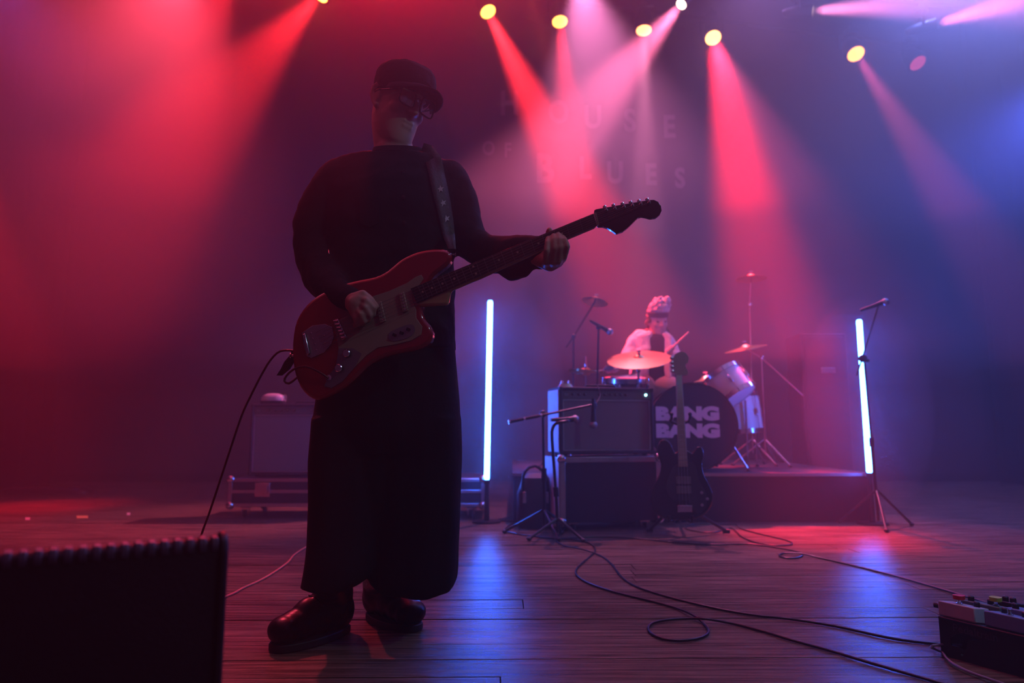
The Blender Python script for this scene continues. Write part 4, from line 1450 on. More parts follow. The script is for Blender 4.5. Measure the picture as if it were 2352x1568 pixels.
# glasses
gl = obj('glasses', MB().tube([HM @ V((-0.010, 0.113, 0.010)), HM @ V((0, 0.117, 0.013)), HM @ V((0.010, 0.113, 0.010))], 0.0024, 8), DARKP, gt)
FRM = mat('glasses_frame', (0.006, 0.006, 0.008), 0.12)
gm = bpy.data.materials.new('lens_glass')
gm.use_nodes = True
t_ = gm.node_tree
for n in list(t_.nodes): t_.nodes.remove(n)
o_ = t_.nodes.new('ShaderNodeOutputMaterial'); mx_ = t_.nodes.new('ShaderNodeMixShader')
tr_ = t_.nodes.new('ShaderNodeBsdfTransparent'); gs_ = t_.nodes.new('ShaderNodeBsdfGlossy')
gs_.inputs['Roughness'].default_value = 0.04
mx_.inputs[0].default_value = 0.07; t_.links.new(tr_.outputs[0], mx_.inputs[1]); t_.links.new(gs_.outputs[0], mx_.inputs[2]); t_.links.new(mx_.outputs[0], o_.inputs[0])
for x in (-1, 1):
    pts = []
    for k in range(24):
        a = 2 * math.pi * k / 24
        ca, sa = math.cos(a), math.sin(a)
        u = math.copysign(abs(ca) ** 0.5, ca) * 0.026
        v = math.copysign(abs(sa) ** 0.5, sa) * 0.0215
        pts.append(HM @ V((x * 0.040 + u * 1.08, 0.114 - 1.3 * (x * 0.036 + u) ** 2, 0.002 + v * 1.08)))
    obj('rim', MB().tube(pts, 0.0026, 8, closed=True), FRM, gl)
    obj('lens', MB().prism(pts, HM.to_3x3() @ V((0, 0.0012, 0))), gm, gl, smooth=False)
    obj('temple', MB().tube([HM @ V((x * 0.068, 0.106, 0.014)), HM @ V((x * 0.073, 0.085, 0.014)), HM @ V((x * 0.080, 0.005, 0.018)), HM @ V((x * 0.082, -0.020, 0.008))], 0.0028, 8), FRM, gl)

# ------------------------------------------------------------------ red electric guitar
t = thing('electric_guitar', 'red electric guitar with offset body and cream pickguard held by the man in the cap', 'guitar', GP(800, 760))
outl = [(1035, 580), (1036, 592), (1030, 605), (1014, 618), (998, 630), (989, 643), (978, 668), (972, 692), (970, 716), (976, 733), (988, 748), (993, 764), (990, 780), (980, 792), (958, 802), (930, 808), (900, 814), (868, 825), (840, 844), (808, 876), (774, 900), (745, 914), (726, 918), (706, 909), (688, 888), (676, 858), (671, 826), (670, 790), (675, 750), (686, 722), (704, 698), (728, 678), (760, 662), (795, 649), (828, 641), (862, 634), (890, 620), (918, 596), (945, 582), (975, 573), (1005, 570), (1026, 573)]
q, vec = slab(outl, GPL, 0.0, 0.044, 0.02)
obj('body', MB().prism(q, vec), REDB, t, bev=0.010)
def flat(name, pts, front, thick, m, parent=t, step=None, bev=0.0):
    q, vec = slab(pts, GPL, front, thick, step)
    return obj(name, MB().prism(q, vec), m, parent, bev=bev)
pgd = [(968, 631), (973, 640), (963, 655), (948, 668), (948, 690), (956, 712), (956, 730), (970, 750), (968, 768), (945, 782), (908, 791), (868, 798), (841, 817), (814, 844), (787, 876), (762, 891), (745, 888), (752, 866), (771, 843), (779, 808), (774, 776), (766, 742), (798, 725), (828, 701), (852, 682), (895, 668), (935, 650), (955, 636)]
flat('pickguard', pgd, 0.0024, 0.003, CREAM, bev=0.0006)
ctl = [(779, 800), (810, 800), (832, 812), (816, 843), (787, 876), (762, 891), (747, 886), (754, 866), (772, 842)]
flat('control_plate', ctl, 0.0034, 0.0015, mat('brushed_plate', (0.30, 0.31, 0.33), 0.3, metal=0.8))
tail = [(695, 764), (718, 748), (747, 744), (763, 751), (768, 772), (762, 790), (745, 810), (716, 822), (706, 818), (698, 790)]
tp = flat('tailpiece', tail, 0.004, 0.0025, ALU, bev=0.0006)
flat('tremolo_slot', [(697, 770), (704, 766), (715, 812), (709, 817)], 0.012, 0.010, CHR, tp, bev=0.002)
for sx, sy in ((716, 765), (720, 778), (725, 790), (728, 804), (746, 771), (748, 788)):
    obj('screw', MB().lathe([(0.0028, 0), (0.0028, 0.001), (0, 0.0018)], GP(sx, sy, 0.0045), GN, 10), CHR, tp)
br = flat('bridge', [(768, 737), (780, 733), (800, 776), (789, 783)], 0.014, 0.012, CHR, bev=0.002)
for k in range(6):
    c = GP(775 + k * 3.6, 739 + k * 7.6, 0.014)
    obj('saddle', MB().tube([c - GX * 0.006, c + GX * 0.006], 0.0035, 8), CHR, br)
def pickup(qd, nm):
    p_ = flat(nm, qd, 0.009, 0.007, CREAM, bev=0.0015)
    a, b_, c, d_ = [V(GP(x, y)) for x, y in qd]
    m1, m2 = (a + b_) / 2, (d_ + c) / 2
    for k in range(6):
        o = m1.lerp(m2, (k + 0.7) / 6.4)
        obj('pole_piece', MB().lathe([(0.0025, 0.009), (0.0025, 0.0105), (0, 0.011)], o, GN, 10), CHR, p_)
pickup([(866, 696), (877, 692), (888, 738), (874, 743)], 'pickup')
pickup([(917, 674), (929, 671), (939, 714), (926, 718)], 'pickup')
sw = flat('switch_plate', [(893, 771), (898, 762), (925, 750), (945, 745), (953, 752), (951, 766), (935, 777), (908, 783), (895, 780)], 0.004, 0.002, mat('brushed_plate', (.3, .31, .33)), step=0.006)
for x, y in ((907, 770), (923, 765), (939, 757)):
    obj('switch', MB().box(GP(x, y, 0.007), (0.010, 0.006, 0.008), Matrix.Rotation(R(23), 3, 'Y')), DARKP, sw)
for x, y in ((799, 812), (781, 846)):
    k = obj('knob', MB().lathe([(0.0115, 0.003), (0.011, 0.016), (0.009, 0.018), (0, 0.018)], GP(x, y), GN, 20), CHR, t)
jk_ = obj('jack', MB().lathe([(0.009, 0.003), (0.009, 0.006), (0.005, 0.007)], GP(756, 868), GN, 14), CHR, t)
# neck
flat('neck', [(1030, 700), (1036, 668), (1103, 640), (1299, 551), (1371, 521), (1362, 492), (1150, 577), (960, 656), (955, 690), (962, 705)], 0.004, 0.020, mat('neck_lacquer', (0.42, 0.26, 0.12), 0.15, coat=0.6), bev=0.008)
fbq = [(1371, 520.5), (1363, 492.5), (945, 664), (959, 697)]
fb = flat('fingerboard', fbq, 0.0105, 0.006, ROSE, bev=0.001)
ntop, nbot = V((1363, 492.5, 0)), V((1371, 520.5, 0))
etop, ebot = V((945, 664, 0)), V((959, 697, 0))
ftot = 1 - 2 ** (-22 / 12)
FRW = mat('fret_wire', (0.10, 0.09, 0.09), 0.6, spec=0.3)
for k in range(1, 22):
    f_ = (1 - 2 ** (-k / 12)) / ftot * 0.985
    a = ntop.lerp(etop, f_); b_ = nbot.lerp(ebot, f_)
    obj('fret', MB().tube([GP(a.x, a.y, 0.011), GP(b_.x, b_.y, 0.011)], 0.0008, 6), FRW, fb)
for k in (3, 5, 7, 9, 12, 15, 17, 19, 21):
    f_ = ((1 - 2 ** (-k / 12)) + (1 - 2 ** (-(k - 1) / 12))) / 2 / ftot * 0.985
    for lr in ((0.5,) if k != 12 else (0.25, 0.75)):
        a = ntop.lerp(etop, f_).lerp(nbot.lerp(ebot, f_), lr)
        obj('inlay', MB().lathe([(0.0032, 0.0105), (0.0032, 0.0110), (0, 0.0111)], GP(a.x, a.y), GN, 12), CREAM, fb)
flat('nut', [(1365, 492), (1369, 491), (1376, 519), (1372, 520.5)], 0.0135, 0.010, CREAM, bev=0.0005)
hs = [(1364, 490), (1365, 483), (1370, 480.5), (1400, 475), (1440, 468), (1470, 463), (1490, 459.5), (1502, 459), (1512, 464), (1518, 473), (1519.5, 484), (1515, 494), (1506, 500.5), (1493, 502), (1482, 499), (1473, 497.5), (1464, 501), (1454, 511), (1443, 522), (1430, 532), (1415, 537), (1407, 531), (1395, 524), (1384, 520.5), (1372, 520.5)]
hd = flat('headstock', hs, 0.003, 0.015, mat('dark_headstock', (0.02, 0.008, 0.008), 0.15, coat=0.5), bev=0.0015)
for i, (x, y) in enumerate([(1389, 473.5), (1409, 470), (1430, 466.5), (1449, 463), (1468, 460), (1487, 456.5)]):
    p_ = obj('tuning_post', MB().lathe([(0.0045, 0.0), (0.0045, 0.004), (0.003, 0.005), (0.003, 0.016), (0, 0.017)], GP(x + 3, y + 11, 0.003), GN, 12), CHR, hd)
    obj('tuner_button', MB().tube([GP(x + 2, y + 8, -0.008), GP(x, y + 1, -0.008)], 0.0022, 8).ell(GP(x, y - 1, -0.008), (0.0052, 0.0035, 0.0062), n=12, m=8), CHR, p_)
for k in range(6):
    u = (k + 0.6) / 6.2
    a = ntop.lerp(nbot, u)
    b_ = V((777 + k * 3.4, 741 + k * 7.2, 0))
    hx = [(1489, 467.5), (1470, 471), (1451, 474), (1432, 477.5), (1411, 481), (1391, 484.5)][5 - k]
    obj('string', MB().tube([GP(hx[0] + 3, hx[1], 0.014), GP(a.x + 4, a.y - 1, 0.0150), GP(b_.x, b_.y, 0.0185), GP(b_.x - 48, b_.y + 24, 0.012)], 0.0006, 5), mat('wound_string', (0.12, 0.10, 0.10), 0.5, metal=0.5), t)
for x, y in ((1040, 577), (668, 812)):
    obj('strap_button', MB().lathe([(0.004, 0), (0.004, 0.010), (0.008, 0.012), (0.008, 0.014), (0, 0.015)], GP(x - (6 if x > 900 else -4), y + 3, -0.02), GX * (1 if x > 900 else -1), 12), CHR, t)

# strap with stars, over the shoulder
cl_ = [(968, 345), (982, 350), (996, 368), (1003, 400), (1010, 434), (1018, 470), (1025, 505), (1031, 540), (1038, 572)]
vs, fs = [], []
for i, (x, y) in enumerate(cl_):
    w_ = [17, 19, 19, 18, 18, 17, 16, 14, 9][i]
    x2, y2 = cl_[min(i + 1, len(cl_) - 1)]; x0_, y0_ = cl_[max(i - 1, 0)]
    d = V((x2 - x0_, y2 - y0_, 0)).normalized(); nn = V((d.y, -d.x, 0))
    row = []
    c = snap(x, y, 0.006, 2.1)
    for s_ in (-1, -0.33, 0.33, 1):
        p_ = snap(x + nn.x * w_ * s_, y + nn.y * w_ * s_, 0.006, 2.1)
        if abs((p_ - c).length) > 0.05:
            p_ = c + (P(x + nn.x * w_ * s_, y + nn.y * w_ * s_, c.y) - P(x, y, c.y))
        row.append(p_)
    if i == len(cl_) - 1:
        row = [GP(x + nn.x * w_ * s_, y, -0.004) for s_ in (-1, -0.33, 0.33, 1)]
    vs += row
for i in range(len(cl_) - 1):
    for j in range(3):
        fs.append((i * 4 + j, i * 4 + j + 1, i * 4 + 5 + j, i * 4 + 4 + j))
sp = thing('guitar_strap', 'dark guitar strap with three pale stars over the shoulder of the man in the cap', 'strap', P(1018, 460, 2.0))
STR = mat('strap_webbing', (0.05, 0.045, 0.055), 0.6, bump=0.4, scale=150)
so_ = obj('webbing', MB().add(vs, fs), STR, sp, angle=180)
sd_ = so_.modifiers.new('s', 'SOLIDIFY'); sd_.thickness = 0.0025
for (x, y), rot in (((1012, 434), 0.1), ((1018, 466), 0.3), ((1026, 502), 0.25)):
    pts = []
    for k in range(10):
        a = rot + math.pi / 2 + k * math.pi / 5
        r_ = 8.5 if k % 2 == 0 else 3.6
        pts.append(snap(x + r_ * math.cos(a), y - r_ * math.sin(a), 0.0095, 2.0))
    c = snap(x, y, 0.0098, 2.0)
    pts = [V((p_.x, c.y + (p_.y - c.y) * 0.5, p_.z)) for p_ in pts]
    obj('star', MB().prism(pts, (0, -0.001, 0)), mat('star_print', (0.45, 0.45, 0.48), 0.5), sp, smooth=False)
tl = [GP(668, 812, -0.03), GP(655, 828, -0.03), GP(645, 845, -0.032), GP(630, 860, -0.034)]
obj('strap_end', MB().loft([(p_, GX * 0.014 * k_, GN * 0.004) for p_, k_ in zip([tl[0] + V((0, 0, .012))] + tl, (0.8, 1, 1.1, 1.0, 0.6))], 16, 3), mat('leather_end', (0.04, 0.012, 0.010), 0.5), sp)

# guitar cable
gc = [GP(756, 868, 0.008), GP(735, 853, 0.016), GP(705, 842, 0.012), GP(676, 848, 0.004), GP(655, 862, -0.01), GP(650, 874, -0.01), GP(660, 880, -0.01), GP(676, 868, -0.012), GP(686, 846, -0.05), GP(676, 812, -0.052), GP(662, 802, -0.05),
      P(645, 806, 1.98), P(622, 826, 2.0), P(600, 862, 2.02), P(578, 905, 2.04), P(555, 955, 2.06), P(528, 1035, 2.08), P(505, 1105, 2.10), P(480, 1180, 2.12), P(462, 1230, 2.14), P(448, 1290, 2.15), P(438, 1360, 2.16), G(430, 1440, 0.01), G(415, 1465, 0.006), G(380, 1480, 0.006), G(300, 1490, 0.006), G(150, 1500, 0.006)]
o = obj('guitar_cable', MB().tube(spline(gc, 0.015), 0.0032, 8), GCAB)
tag(o, 'dark cable hanging from the red guitar down to the floor', 'cable')

# ------------------------------------------------------------------ the drummer
DD = 5.66
def Q_(px, py, d=0.0):
    return P(px, py, DD + d)
dm = MB()
DM = head_frame(Q_(1510, 737), 12, 16, 4, 0.98)
nb = Q_(1503, 772, 0.02)
build_head(dm, DM, nb, 0.055)
dm.chain([nb, Q_(1497, 805), Q_(1490, 870)], [0.06, 0.085, 0.10], 20)
hA = P(1398, 849, 5.40)                      # hand over the hi-hat
hB = P(1536, 806, 5.42)                      # hand with the raised stick
dm.chain([Q_(1500, 775), Q_(1460, 776), Q_(1444, 815, -0.05), P(1440, 838, 5.52), hA], [0.045, 0.045, 0.038, 0.032, 0.026])
dm.chain([Q_(1500, 775), Q_(1532, 778), Q_(1552, 822, -0.03), hB], [0.045, 0.045, 0.036, 0.026])
# hands: palm and curled fingers round the sticks
def grip(h, ax, tow):
    ax = V(ax).normalized(); tow = V(tow).normalized()
    up_ = ax.cross(tow)
    dm.cap(h - tow * 0.015, h + tow * 0.02, 0.026, 0.024)
    for k in range(4):
        o = h + tow * 0.03 + ax * (0.026 - 0.017 * k)
        finger(dm, [o - up_ * 0.012, o + tow * 0.022 - up_ * 0.010, o + tow * 0.028 + up_ * 0.012, o + tow * 0.008 + up_ * 0.018], 0.0105, 0.009)
    finger(dm, [h + ax * 0.03, h + ax * 0.045 + tow * 0.025, h + ax * 0.04 + tow * 0.045], 0.012, 0.010)
s1a, s1b = P(1412, 847, 5.38), P(1324, 858, 5.30)
s2a, s2b = P(1528, 814, 5.38), P(1582, 762, 5.30)
grip(hA, s1b - s1a, (0, -1, 0.2))
grip(hB, s2b - s2a, (0, -1, 0.1))
# legs
dm.chain([Q_(1490, 880), Q_(1412, 887, -0.26), V((Q_(1405, 0, 0).x, DD - 0.30, RZ + 0.08))], [0.10, 0.065, 0.045])
dm.chain([Q_(1490, 880), Q_(1542, 888, -0.10), V((Q_(1545, 0, 0).x, DD - 0.12, RZ + 0.08))], [0.10, 0.065, 0.045])
dp = thing('person', 'drummer in pale open jacket over dark top, playing with raised stick behind the kit', 'person', Q_(1490, 900))
link('body', remesh(dm, 0.0075, 2), SKIN2, dp, angle=180)
def dring(y, l, r, t, d=0.0):
    c = Q_((l + r) / 2, y, d)
    return (c, V(((r - l) / 2 * DD / F, 0, 0)), V((0, t, 0)))
ts = MB()
ts.loft([dring(768, 1490, 1518, 0.06), dring(778, 1470, 1536, 0.09), dring(810, 1460, 1534, 0.12), dring(850, 1458, 1530, 0.13), dring(890, 1455, 1530, 0.14)], 32, 2.3)
link('shirt', remesh(ts, 0.012, 2), mat('dark_shirt', (0.02, 0.018, 0.02), 0.9), dp, angle=180)
dj = MB()
dj.loft([dring(762, 1472, 1496, 0.06), dring(772, 1456, 1498, 0.10), dring(810, 1450, 1497, 0.135), dring(850, 1448, 1496, 0.145), dring(888, 1446, 1494, 0.15)], 28, 2.4)
dj.loft([dring(765, 1514, 1530, 0.06), dring(775, 1516, 1542, 0.10), dring(810, 1519, 1542, 0.135), dring(850, 1519, 1538, 0.145), dring(888, 1518, 1538, 0.15)], 28, 2.4)
dj.loft([dring(760, 1478, 1530, 0.06, 0.06), dring(780, 1458, 1540, 0.07, 0.08), dring(885, 1452, 1536, 0.09, 0.08)], 28, 2.4)
dj.chain([Q_(1470, 775), Q_(1458, 785), Q_(1443, 815, -0.05), P(1438, 834, 5.53), P(1412, 845, 5.44)], [0.068, 0.065, 0.056, 0.046, 0.038])
dj.chain([Q_(1524, 776), Q_(1535, 785), Q_(1552, 820, -0.03), P(1545, 814, 5.48)], [0.062, 0.058, 0.050, 0.040])
DJM = mat('pale_jacket', (0.72, 0.66, 0.58), 0.85, bump=0.3, scale=60, noise_amt=0.12)
link('jacket', remesh(dj, 0.010, 2, lambda co: noise.noise(co * 12) * 0.012 + noise.noise(co * 26) * 0.005), DJM, dp, angle=180)
tt = MB()
tt.chain([Q_(1490, 886), Q_(1412, 888, -0.26), V((Q_(1405, 0, 0).x, DD - 0.30, RZ + 0.13))], [0.125, 0.085, 0.065])
tt.chain([Q_(1490, 886), Q_(1542, 889, -0.10), V((Q_(1545, 0, 0).x, DD - 0.12, RZ + 0.13))], [0.125, 0.085, 0.065])
link('trousers', remesh(tt, 0.012, 2, lambda co: noise.noise(co * 11) * 0.008), mat('pale_trousers', (0.45, 0.42, 0.40), 0.85), dp, angle=180)
for sx, sd_y in ((1405, DD - 0.30), (1545, DD - 0.10)):
    x_ = Q_(sx, 0, 0).x
    obj('shoe', MB().loft([(V((x_, sd_y - 0.02 - k * (0.055 if sx < 1500 else 0.03), RZ + 0.035 + h_)), V((w_, 0, 0)), V((0, 0, 0.035 + h_))) for k, w_, h_ in ((-1.2, 0.025, 0.0), (-1, 0.038, 0.02), (0, 0.042, 0.03), (1, 0.045, 0.01), (2, 0.048, 0.0), (3, 0.042, -0.005), (3.5, 0.02, -0.01))], 20, 2.6), LEA, dp)
for x in (-1, 1):
    obj('eye', MB().ell(DM @ V((x * 0.031, 0.080, 0.004)), (0.012, 0.010, 0.007), n=12, m=8), mat('eye_dark', (0.03, 0.02, 0.02), 0.2), dp)
# long hair, dark band and tall fluffy hat
hr = MB()
for k in range(60):
    a = rnd.uniform(0, 2 * math.pi)
    if math.sin(a) > 0.35: continue
    z_ = rnd.uniform(-0.14, 0.05)
    rr_ = rnd.uniform(0.075, 0.095)
    hr.ell(DM @ V((rr_ * math.cos(a), -0.01 + 0.09 * math.sin(a), z_)), rnd.uniform(0.018, 0.030), n=10, m=8)
link('hair', remesh(hr, 0.007, 1), mat('brown_hair', (0.10, 0.05, 0.03), 0.7, scale=80, bump=0.6), dp, angle=180)
ht = MB()
for zz, r_ in ((0.045, 0.088), (0.065, 0.088)):
    pass
obj('hat_band', MB().loft([(DM @ V((0, 0.004, z_)), DM.to_3x3() @ V((r_, 0, 0)), DM.to_3x3() @ V((0, r_ * 1.15, 0))) for z_, r_ in ((0.040, 0.080), (0.045, 0.086), (0.078, 0.088), (0.082, 0.080))], 32), mat('dark_band', (0.03, 0.015, 0.02), 0.8), dp)
for k in range(150):
    u = rnd.random(); a = rnd.uniform(0, 2 * math.pi)
    z_ = 0.075 + 0.125 * u
    rad_ = 0.078 * math.sqrt(max(0.05, 1 - (u * 0.92) ** 3))
    ht.ell(DM @ V((rad_ * math.cos(a) - 0.045 * u, rad_ * math.sin(a), z_)), rnd.uniform(0.010, 0.020), n=8, m=6)
ht.loft([(DM @ V((-0.045 * u, 0, 0.07 + 0.125 * u)), DM.to_3x3() @ V((r_, 0, 0)), DM.to_3x3() @ V((0, r_, 0))) for u, r_ in ((0, 0.078), (0.5, 0.074), (0.85, 0.055), (1, 0.02))], 24)
link('fluffy_hat', remesh(ht, 0.006, 1, lambda co: noise.noise(co * 45) * 0.008), mat('hat_fur', (0.62, 0.45, 0.40), 0.9, scale=30, noise_amt=0.7, bump=0.8), dp, angle=180)
STK = mat('drumstick_wood', (0.72, 0.55, 0.35), 0.5)
for a_, b_, lb in ((s1a, s1b, 'wooden drumstick lying level over the hi-hat'), (s2a, s2b, 'wooden drumstick raised slantwise beside the drummer')):
    o = obj('drumstick', MB().tube([a_ - (b_ - a_) * 0.1, a_.lerp(b_, 0.7), a_.lerp(b_, 0.95), b_], [0.0085, 0.0080, 0.005, 0.006], 10), STK)
    tag(o, lb, 'drumstick')

# ------------------------------------------------------------------ stage monitor in front at the left
t = thing('stage_monitor', 'large black floor monitor with ribbed top edge filling the near left corner', 'speaker', (-0.65, 1.05, 0))
A = P(527, 1212, 1.0); A.z = 0
dirx = V((-0.86, -0.51, 0)).normalized()        # along the back panel to the left
dep = V((dirx.y, -dirx.x, 0))
if dep.y < 0: dep = -dep
Wm, Hm = 0.56, 0.492
def mp(x, y, z):
    return A + dirx * x + dep * y + V((0, 0, z))
prof = [(0.0, 0.005), (0.0, Hm - 0.022), (0.005, Hm - 0.008), (0.016, Hm - 0.004), (0.03, Hm - 0.010), (0.34, 0.14), (0.36, 0.12), (0.36, 0.005)]
body = [mp(0.006, y_, z_) for y_, z_ in prof]
obj('cabinet', MB().prism(body, dirx * (Wm - 0.012)), mat('monitor_paint', (0.008, 0.008, 0.009), 0.6, bump=0.3, scale=150), t, bev=0.006)
# end cheeks with rounded corners
for x in (0.0, Wm - 0.012):
    m = MB()
    pr = [(-0.006, 0.0), (-0.006, Hm - 0.03), (-0.003, Hm - 0.012), (0.006, Hm - 0.001), (0.02, Hm + 0.003), (0.035, Hm - 0.004), (0.36, 0.15), (0.372, 0.12), (0.372, 0.0)]
    m.prism([mp(x, y_, z_) for y_, z_ in pr], dirx * 0.012)
    obj('end_cheek', m, mat('cheek', (0.01, 0.01, 0.011), 0.5), t, bev=0.004)
N = 34
for k in range(N):
    x = 0.018 + (Wm - 0.036) * k / (N - 1)
    m = MB()
    wv = dirx * 0.0090
    m.prism([mp(x, y_, z_) - wv / 2 for y_, z_ in ((-0.001, Hm - 0.024), (-0.003, Hm - 0.020), (-0.003, Hm - 0.012), (0.002, Hm - 0.004), (0.014, Hm - 0.0015), (0.030, Hm - 0.008), (0.030, Hm - 0.016), (0.004, Hm - 0.022))], wv)
    obj('rib', m, mat('rib_plastic', (0.10, 0.09, 0.11), 0.4), t, bev=0.0015)
m = MB()
m.box(mp(Wm / 2, -0.004, 0.26), (0.16, 0.010, 0.07), Matrix((dirx, dep, V((0, 0, 1)))).transposed())
obj('handle', m, RUB, t, bev=0.003)

# ------------------------------------------------------------------ pedalboard at the right
C0 = G(2162, 1503)
d1 = V((0.47, -0.883, 0)).normalized()
d2 = V((0.883, 0.47, 0)).normalized()
SL = 0.21
def pb(s, q, z):
    # the board's top slopes down towards the player, away from the camera
    return C0 + d1 * s + d2 * q + V((0, 0, z - (SL * q if z > 0.09 else SL * q * z / 0.1)))
R3 = Matrix((d1, d2, V((0, 0, 1)))).transposed()
R3t = Matrix.Rotation(-math.atan(SL), 3, d1) @ R3
LB, DB = 0.62, 0.36
t = thing('pedalboard', 'black slatted pedalboard frame on the floor at the right edge', 'pedalboard', C0)
PBM = mat('board_metal', (0.012, 0.012, 0.015), 0.35)
# side plate with openings, built of struts
m = MB()
def strut(mb, pts, th=0.006, q=0.0):
    mb.prism([pb(s, q, z) for s, z in pts], d2 * th)
strut(m, [(0, 0.0), (0.030, 0.0), (0.030, 0.055), (0.045, 0.068), (0.075, 0.072), (0.075, 0.030), (0.062, 0.020), (0.062, 0.0), (LB, 0.0), (LB, 0.103), (0, 0.103)][0:5] + [(0.075, 0.072), (0.12, 0.066), (0.12, 0.103), (0, 0.103)])
strut(m, [(0.030, 0.0), (LB, 0.0), (LB, 0.026), (0.075, 0.026), (0.050, 0.034), (0.030, 0.034)])
strut(m, [(0.068, 0.026), (0.12, 0.026), (0.12, 0.068), (0.078, 0.060)])
strut(m, [(0.12, 0.026), (LB, 0.026), (LB, 0.103), (0.12, 0.103)])
obj('side_plate', m, PBM, t, smooth=False)
m = MB()
m.box(pb(LB / 2, 0.002, 0.104), (LB, 0.012, 0.008), R3)
obj('top_edge', m, PBM, t, bev=0.003)
for k in range(4):
    q = 0.035 + k * 0.095
    m = MB()
    m.box(pb(LB / 2, q, 0.104), (LB - 0.01, 0.06, 0.010), R3t)
    o_ = obj('slat', m, PBM, t, bev=0.003)
for s in (0.0, LB):
    m = MB()
    m.prism([pb(s, 0, 0), pb(s, DB, 0), pb(s, DB, 0.1), pb(s, 0, 0.1)], d1 * 0.008)
    obj('end_plate', m, PBM, t, bev=0.003)
m = MB()
m.prism([pb(0, DB, 0), pb(LB, DB, 0), pb(LB, DB, 0.1), pb(0, DB, 0.1)], d2 * 0.006)
obj('rear_plate', m, PBM, t, bev=0.003)
for s in (0.06, 0.24, 0.4):
    obj('bolt', MB().lathe([(0.004, 0), (0.003, 0.003), (0, 0.003)], pb(s, -0.001, 0.016), -d2, 8), CHR, t)
obj('velcro', MB().box(pb(0.05, 0.03, 0.1115), (0.10, 0.05, 0.003), R3t), mat('grey_fleece', (0.20, 0.21, 0.22), 0.95, bump=0.8, scale=200), t)
# printed maker's name on the side plate
me = text_mesh('Pedaltrain', 1.0, 0.0006, 0.01)
zs = [v.co.y for v in me.vertices]; xs = [v.co.x for v in me.vertices]
s_ = 0.020 / (max(zs) - min(zs)); sx = 0.115 / (max(xs) - min(xs))
for v in me.vertices:
    v.co = pb(0.040 + (v.co.x - min(xs)) * sx, -0.0008, 0.075 + (v.co.y - min(zs)) * s_) - d2 * v.co.z
link('lettering', me, mat('grey_print', (0.05, 0.05, 0.06), 0.5), t, smooth=False)

def pedal(label, s0, s1, q0, q1, z0, h0, h1, m, knobs, topper=None, jack=True, sw=None):
    t = thing('effects_pedal', label, 'effects pedal', pb((s0 + s1) / 2, (q0 + q1) / 2, z0), 'pedals on the pedalboard')
    b = MB()
    vs = [pb(s0, q0, z0), pb(s1, q0, z0), pb(s1, q1, z0), pb(s0, q1, z0), pb(s0, q0, z0 + h0), pb(s1, q0, z0 + h0), pb(s1, q1, z0 + h1), pb(s0, q1, z0 + h1)]
    b.add(vs, [(0, 3, 2, 1), (4, 5, 6, 7), (0, 1, 5, 4), (1, 2, 6, 5), (2, 3, 7, 6), (3, 0, 4, 7)])
    obj('housing', b, m, t, bev=0.003)
    def topz(q): return z0 + h0 + (h1 - h0) * (q - q0) / (q1 - q0)
    for s, q in knobs:
        o = pb(s, q, topz(q))
        k = obj('knob', MB().lathe([(0.0085, 0.0), (0.0080, 0.012), (0.006, 0.014), (0, 0.014)], o, (0, 0, 1), 16), DARKP, t)
        obj('knob_pointer', MB().box(o + V((0, 0, 0.0145)) - d1 * 0.003, (0.006, 0.0015, 0.001), R3), WHT, k)
    if sw:
        o = pb(sw[0], sw[1], topz(sw[1]))
        f = obj('footswitch', MB().lathe([(0.008, 0.0), (0.008, 0.004), (0.005, 0.005), (0.005, 0.012), (0.006, 0.013), (0.006, 0.016), (0, 0.0165)], o, (0, 0, 1), 16), CHR, t)
        if topper:
            obj('switch_topper', MB().loft([(o + V((0, 0, 0.014)), d1 * 0.014, d2 * 0.014), (o + V((0, 0, 0.025)), d1 * 0.0145, d2 * 0.0145), (o + V((0, 0, 0.0255)), d1 * 0.010, d2 * 0.010)], 28, 2.6), topper, t)
    if jack:
        o = pb(s0, q0 + 0.035, z0 + 0.024)
        j = obj('jack_plug', MB().tube([o, o - d1 * 0.030], 0.008, 12), DARKP, t)
        obj('plug_sleeve', MB().tube([o - d1 * 0.001, o - d1 * 0.008], 0.0095, 12), CHR, j)
    return t
ZB = 0.110
pedal('white effects pedal with red round switch topper at the left end of the pedalboard', -0.002, 0.098, 0.005, 0.078, ZB, 0.040, 0.044, mat('pale_pedal', (0.55, 0.56, 0.62), 0.35), [(0.075, 0.06)], mat('red_topper', (0.75, 0.03, 0.03), 0.35), True, (0.045, 0.030))
pedal('dark green effects pedal with yellow switch topper behind the white pedal', 0.012, 0.118, 0.095, 0.165, ZB, 0.054, 0.058, mat('green_pedal', (0.10, 0.18, 0.14), 0.4), [(0.028, 0.12), (0.07, 0.14)], mat('yellow_topper', (0.55, 0.62, 0.03), 0.35), False, (0.095, 0.12))
pedal('pale blue effects pedal nearest the right edge of the frame, in front', 0.122, 0.235, 0.004, 0.078, ZB, 0.040, 0.044, mat('blue_pedal', (0.16, 0.28, 0.48), 0.35), [(0.15, 0.055), (0.20, 0.055)], None, False, (0.18, 0.02))
pedal('second pale blue effects pedal with black knobs, behind the first blue one', 0.130, 0.26, 0.092, 0.165, ZB, 0.058, 0.066, mat('blue_pedal', (.16, .28, .48)), [(0.15, 0.11), (0.18, 0.12), (0.22, 0.12)], None, False, (0.20, 0.145))
pedal('small black effects pedal between the red and yellow switch toppers', 0.068, 0.118, 0.175, 0.235, ZB, 0.072, 0.075, mat('black_pedal', (0.015, 0.015, 0.018), 0.4), [(0.08, 0.2), (0.10, 0.2)], None, False, None)
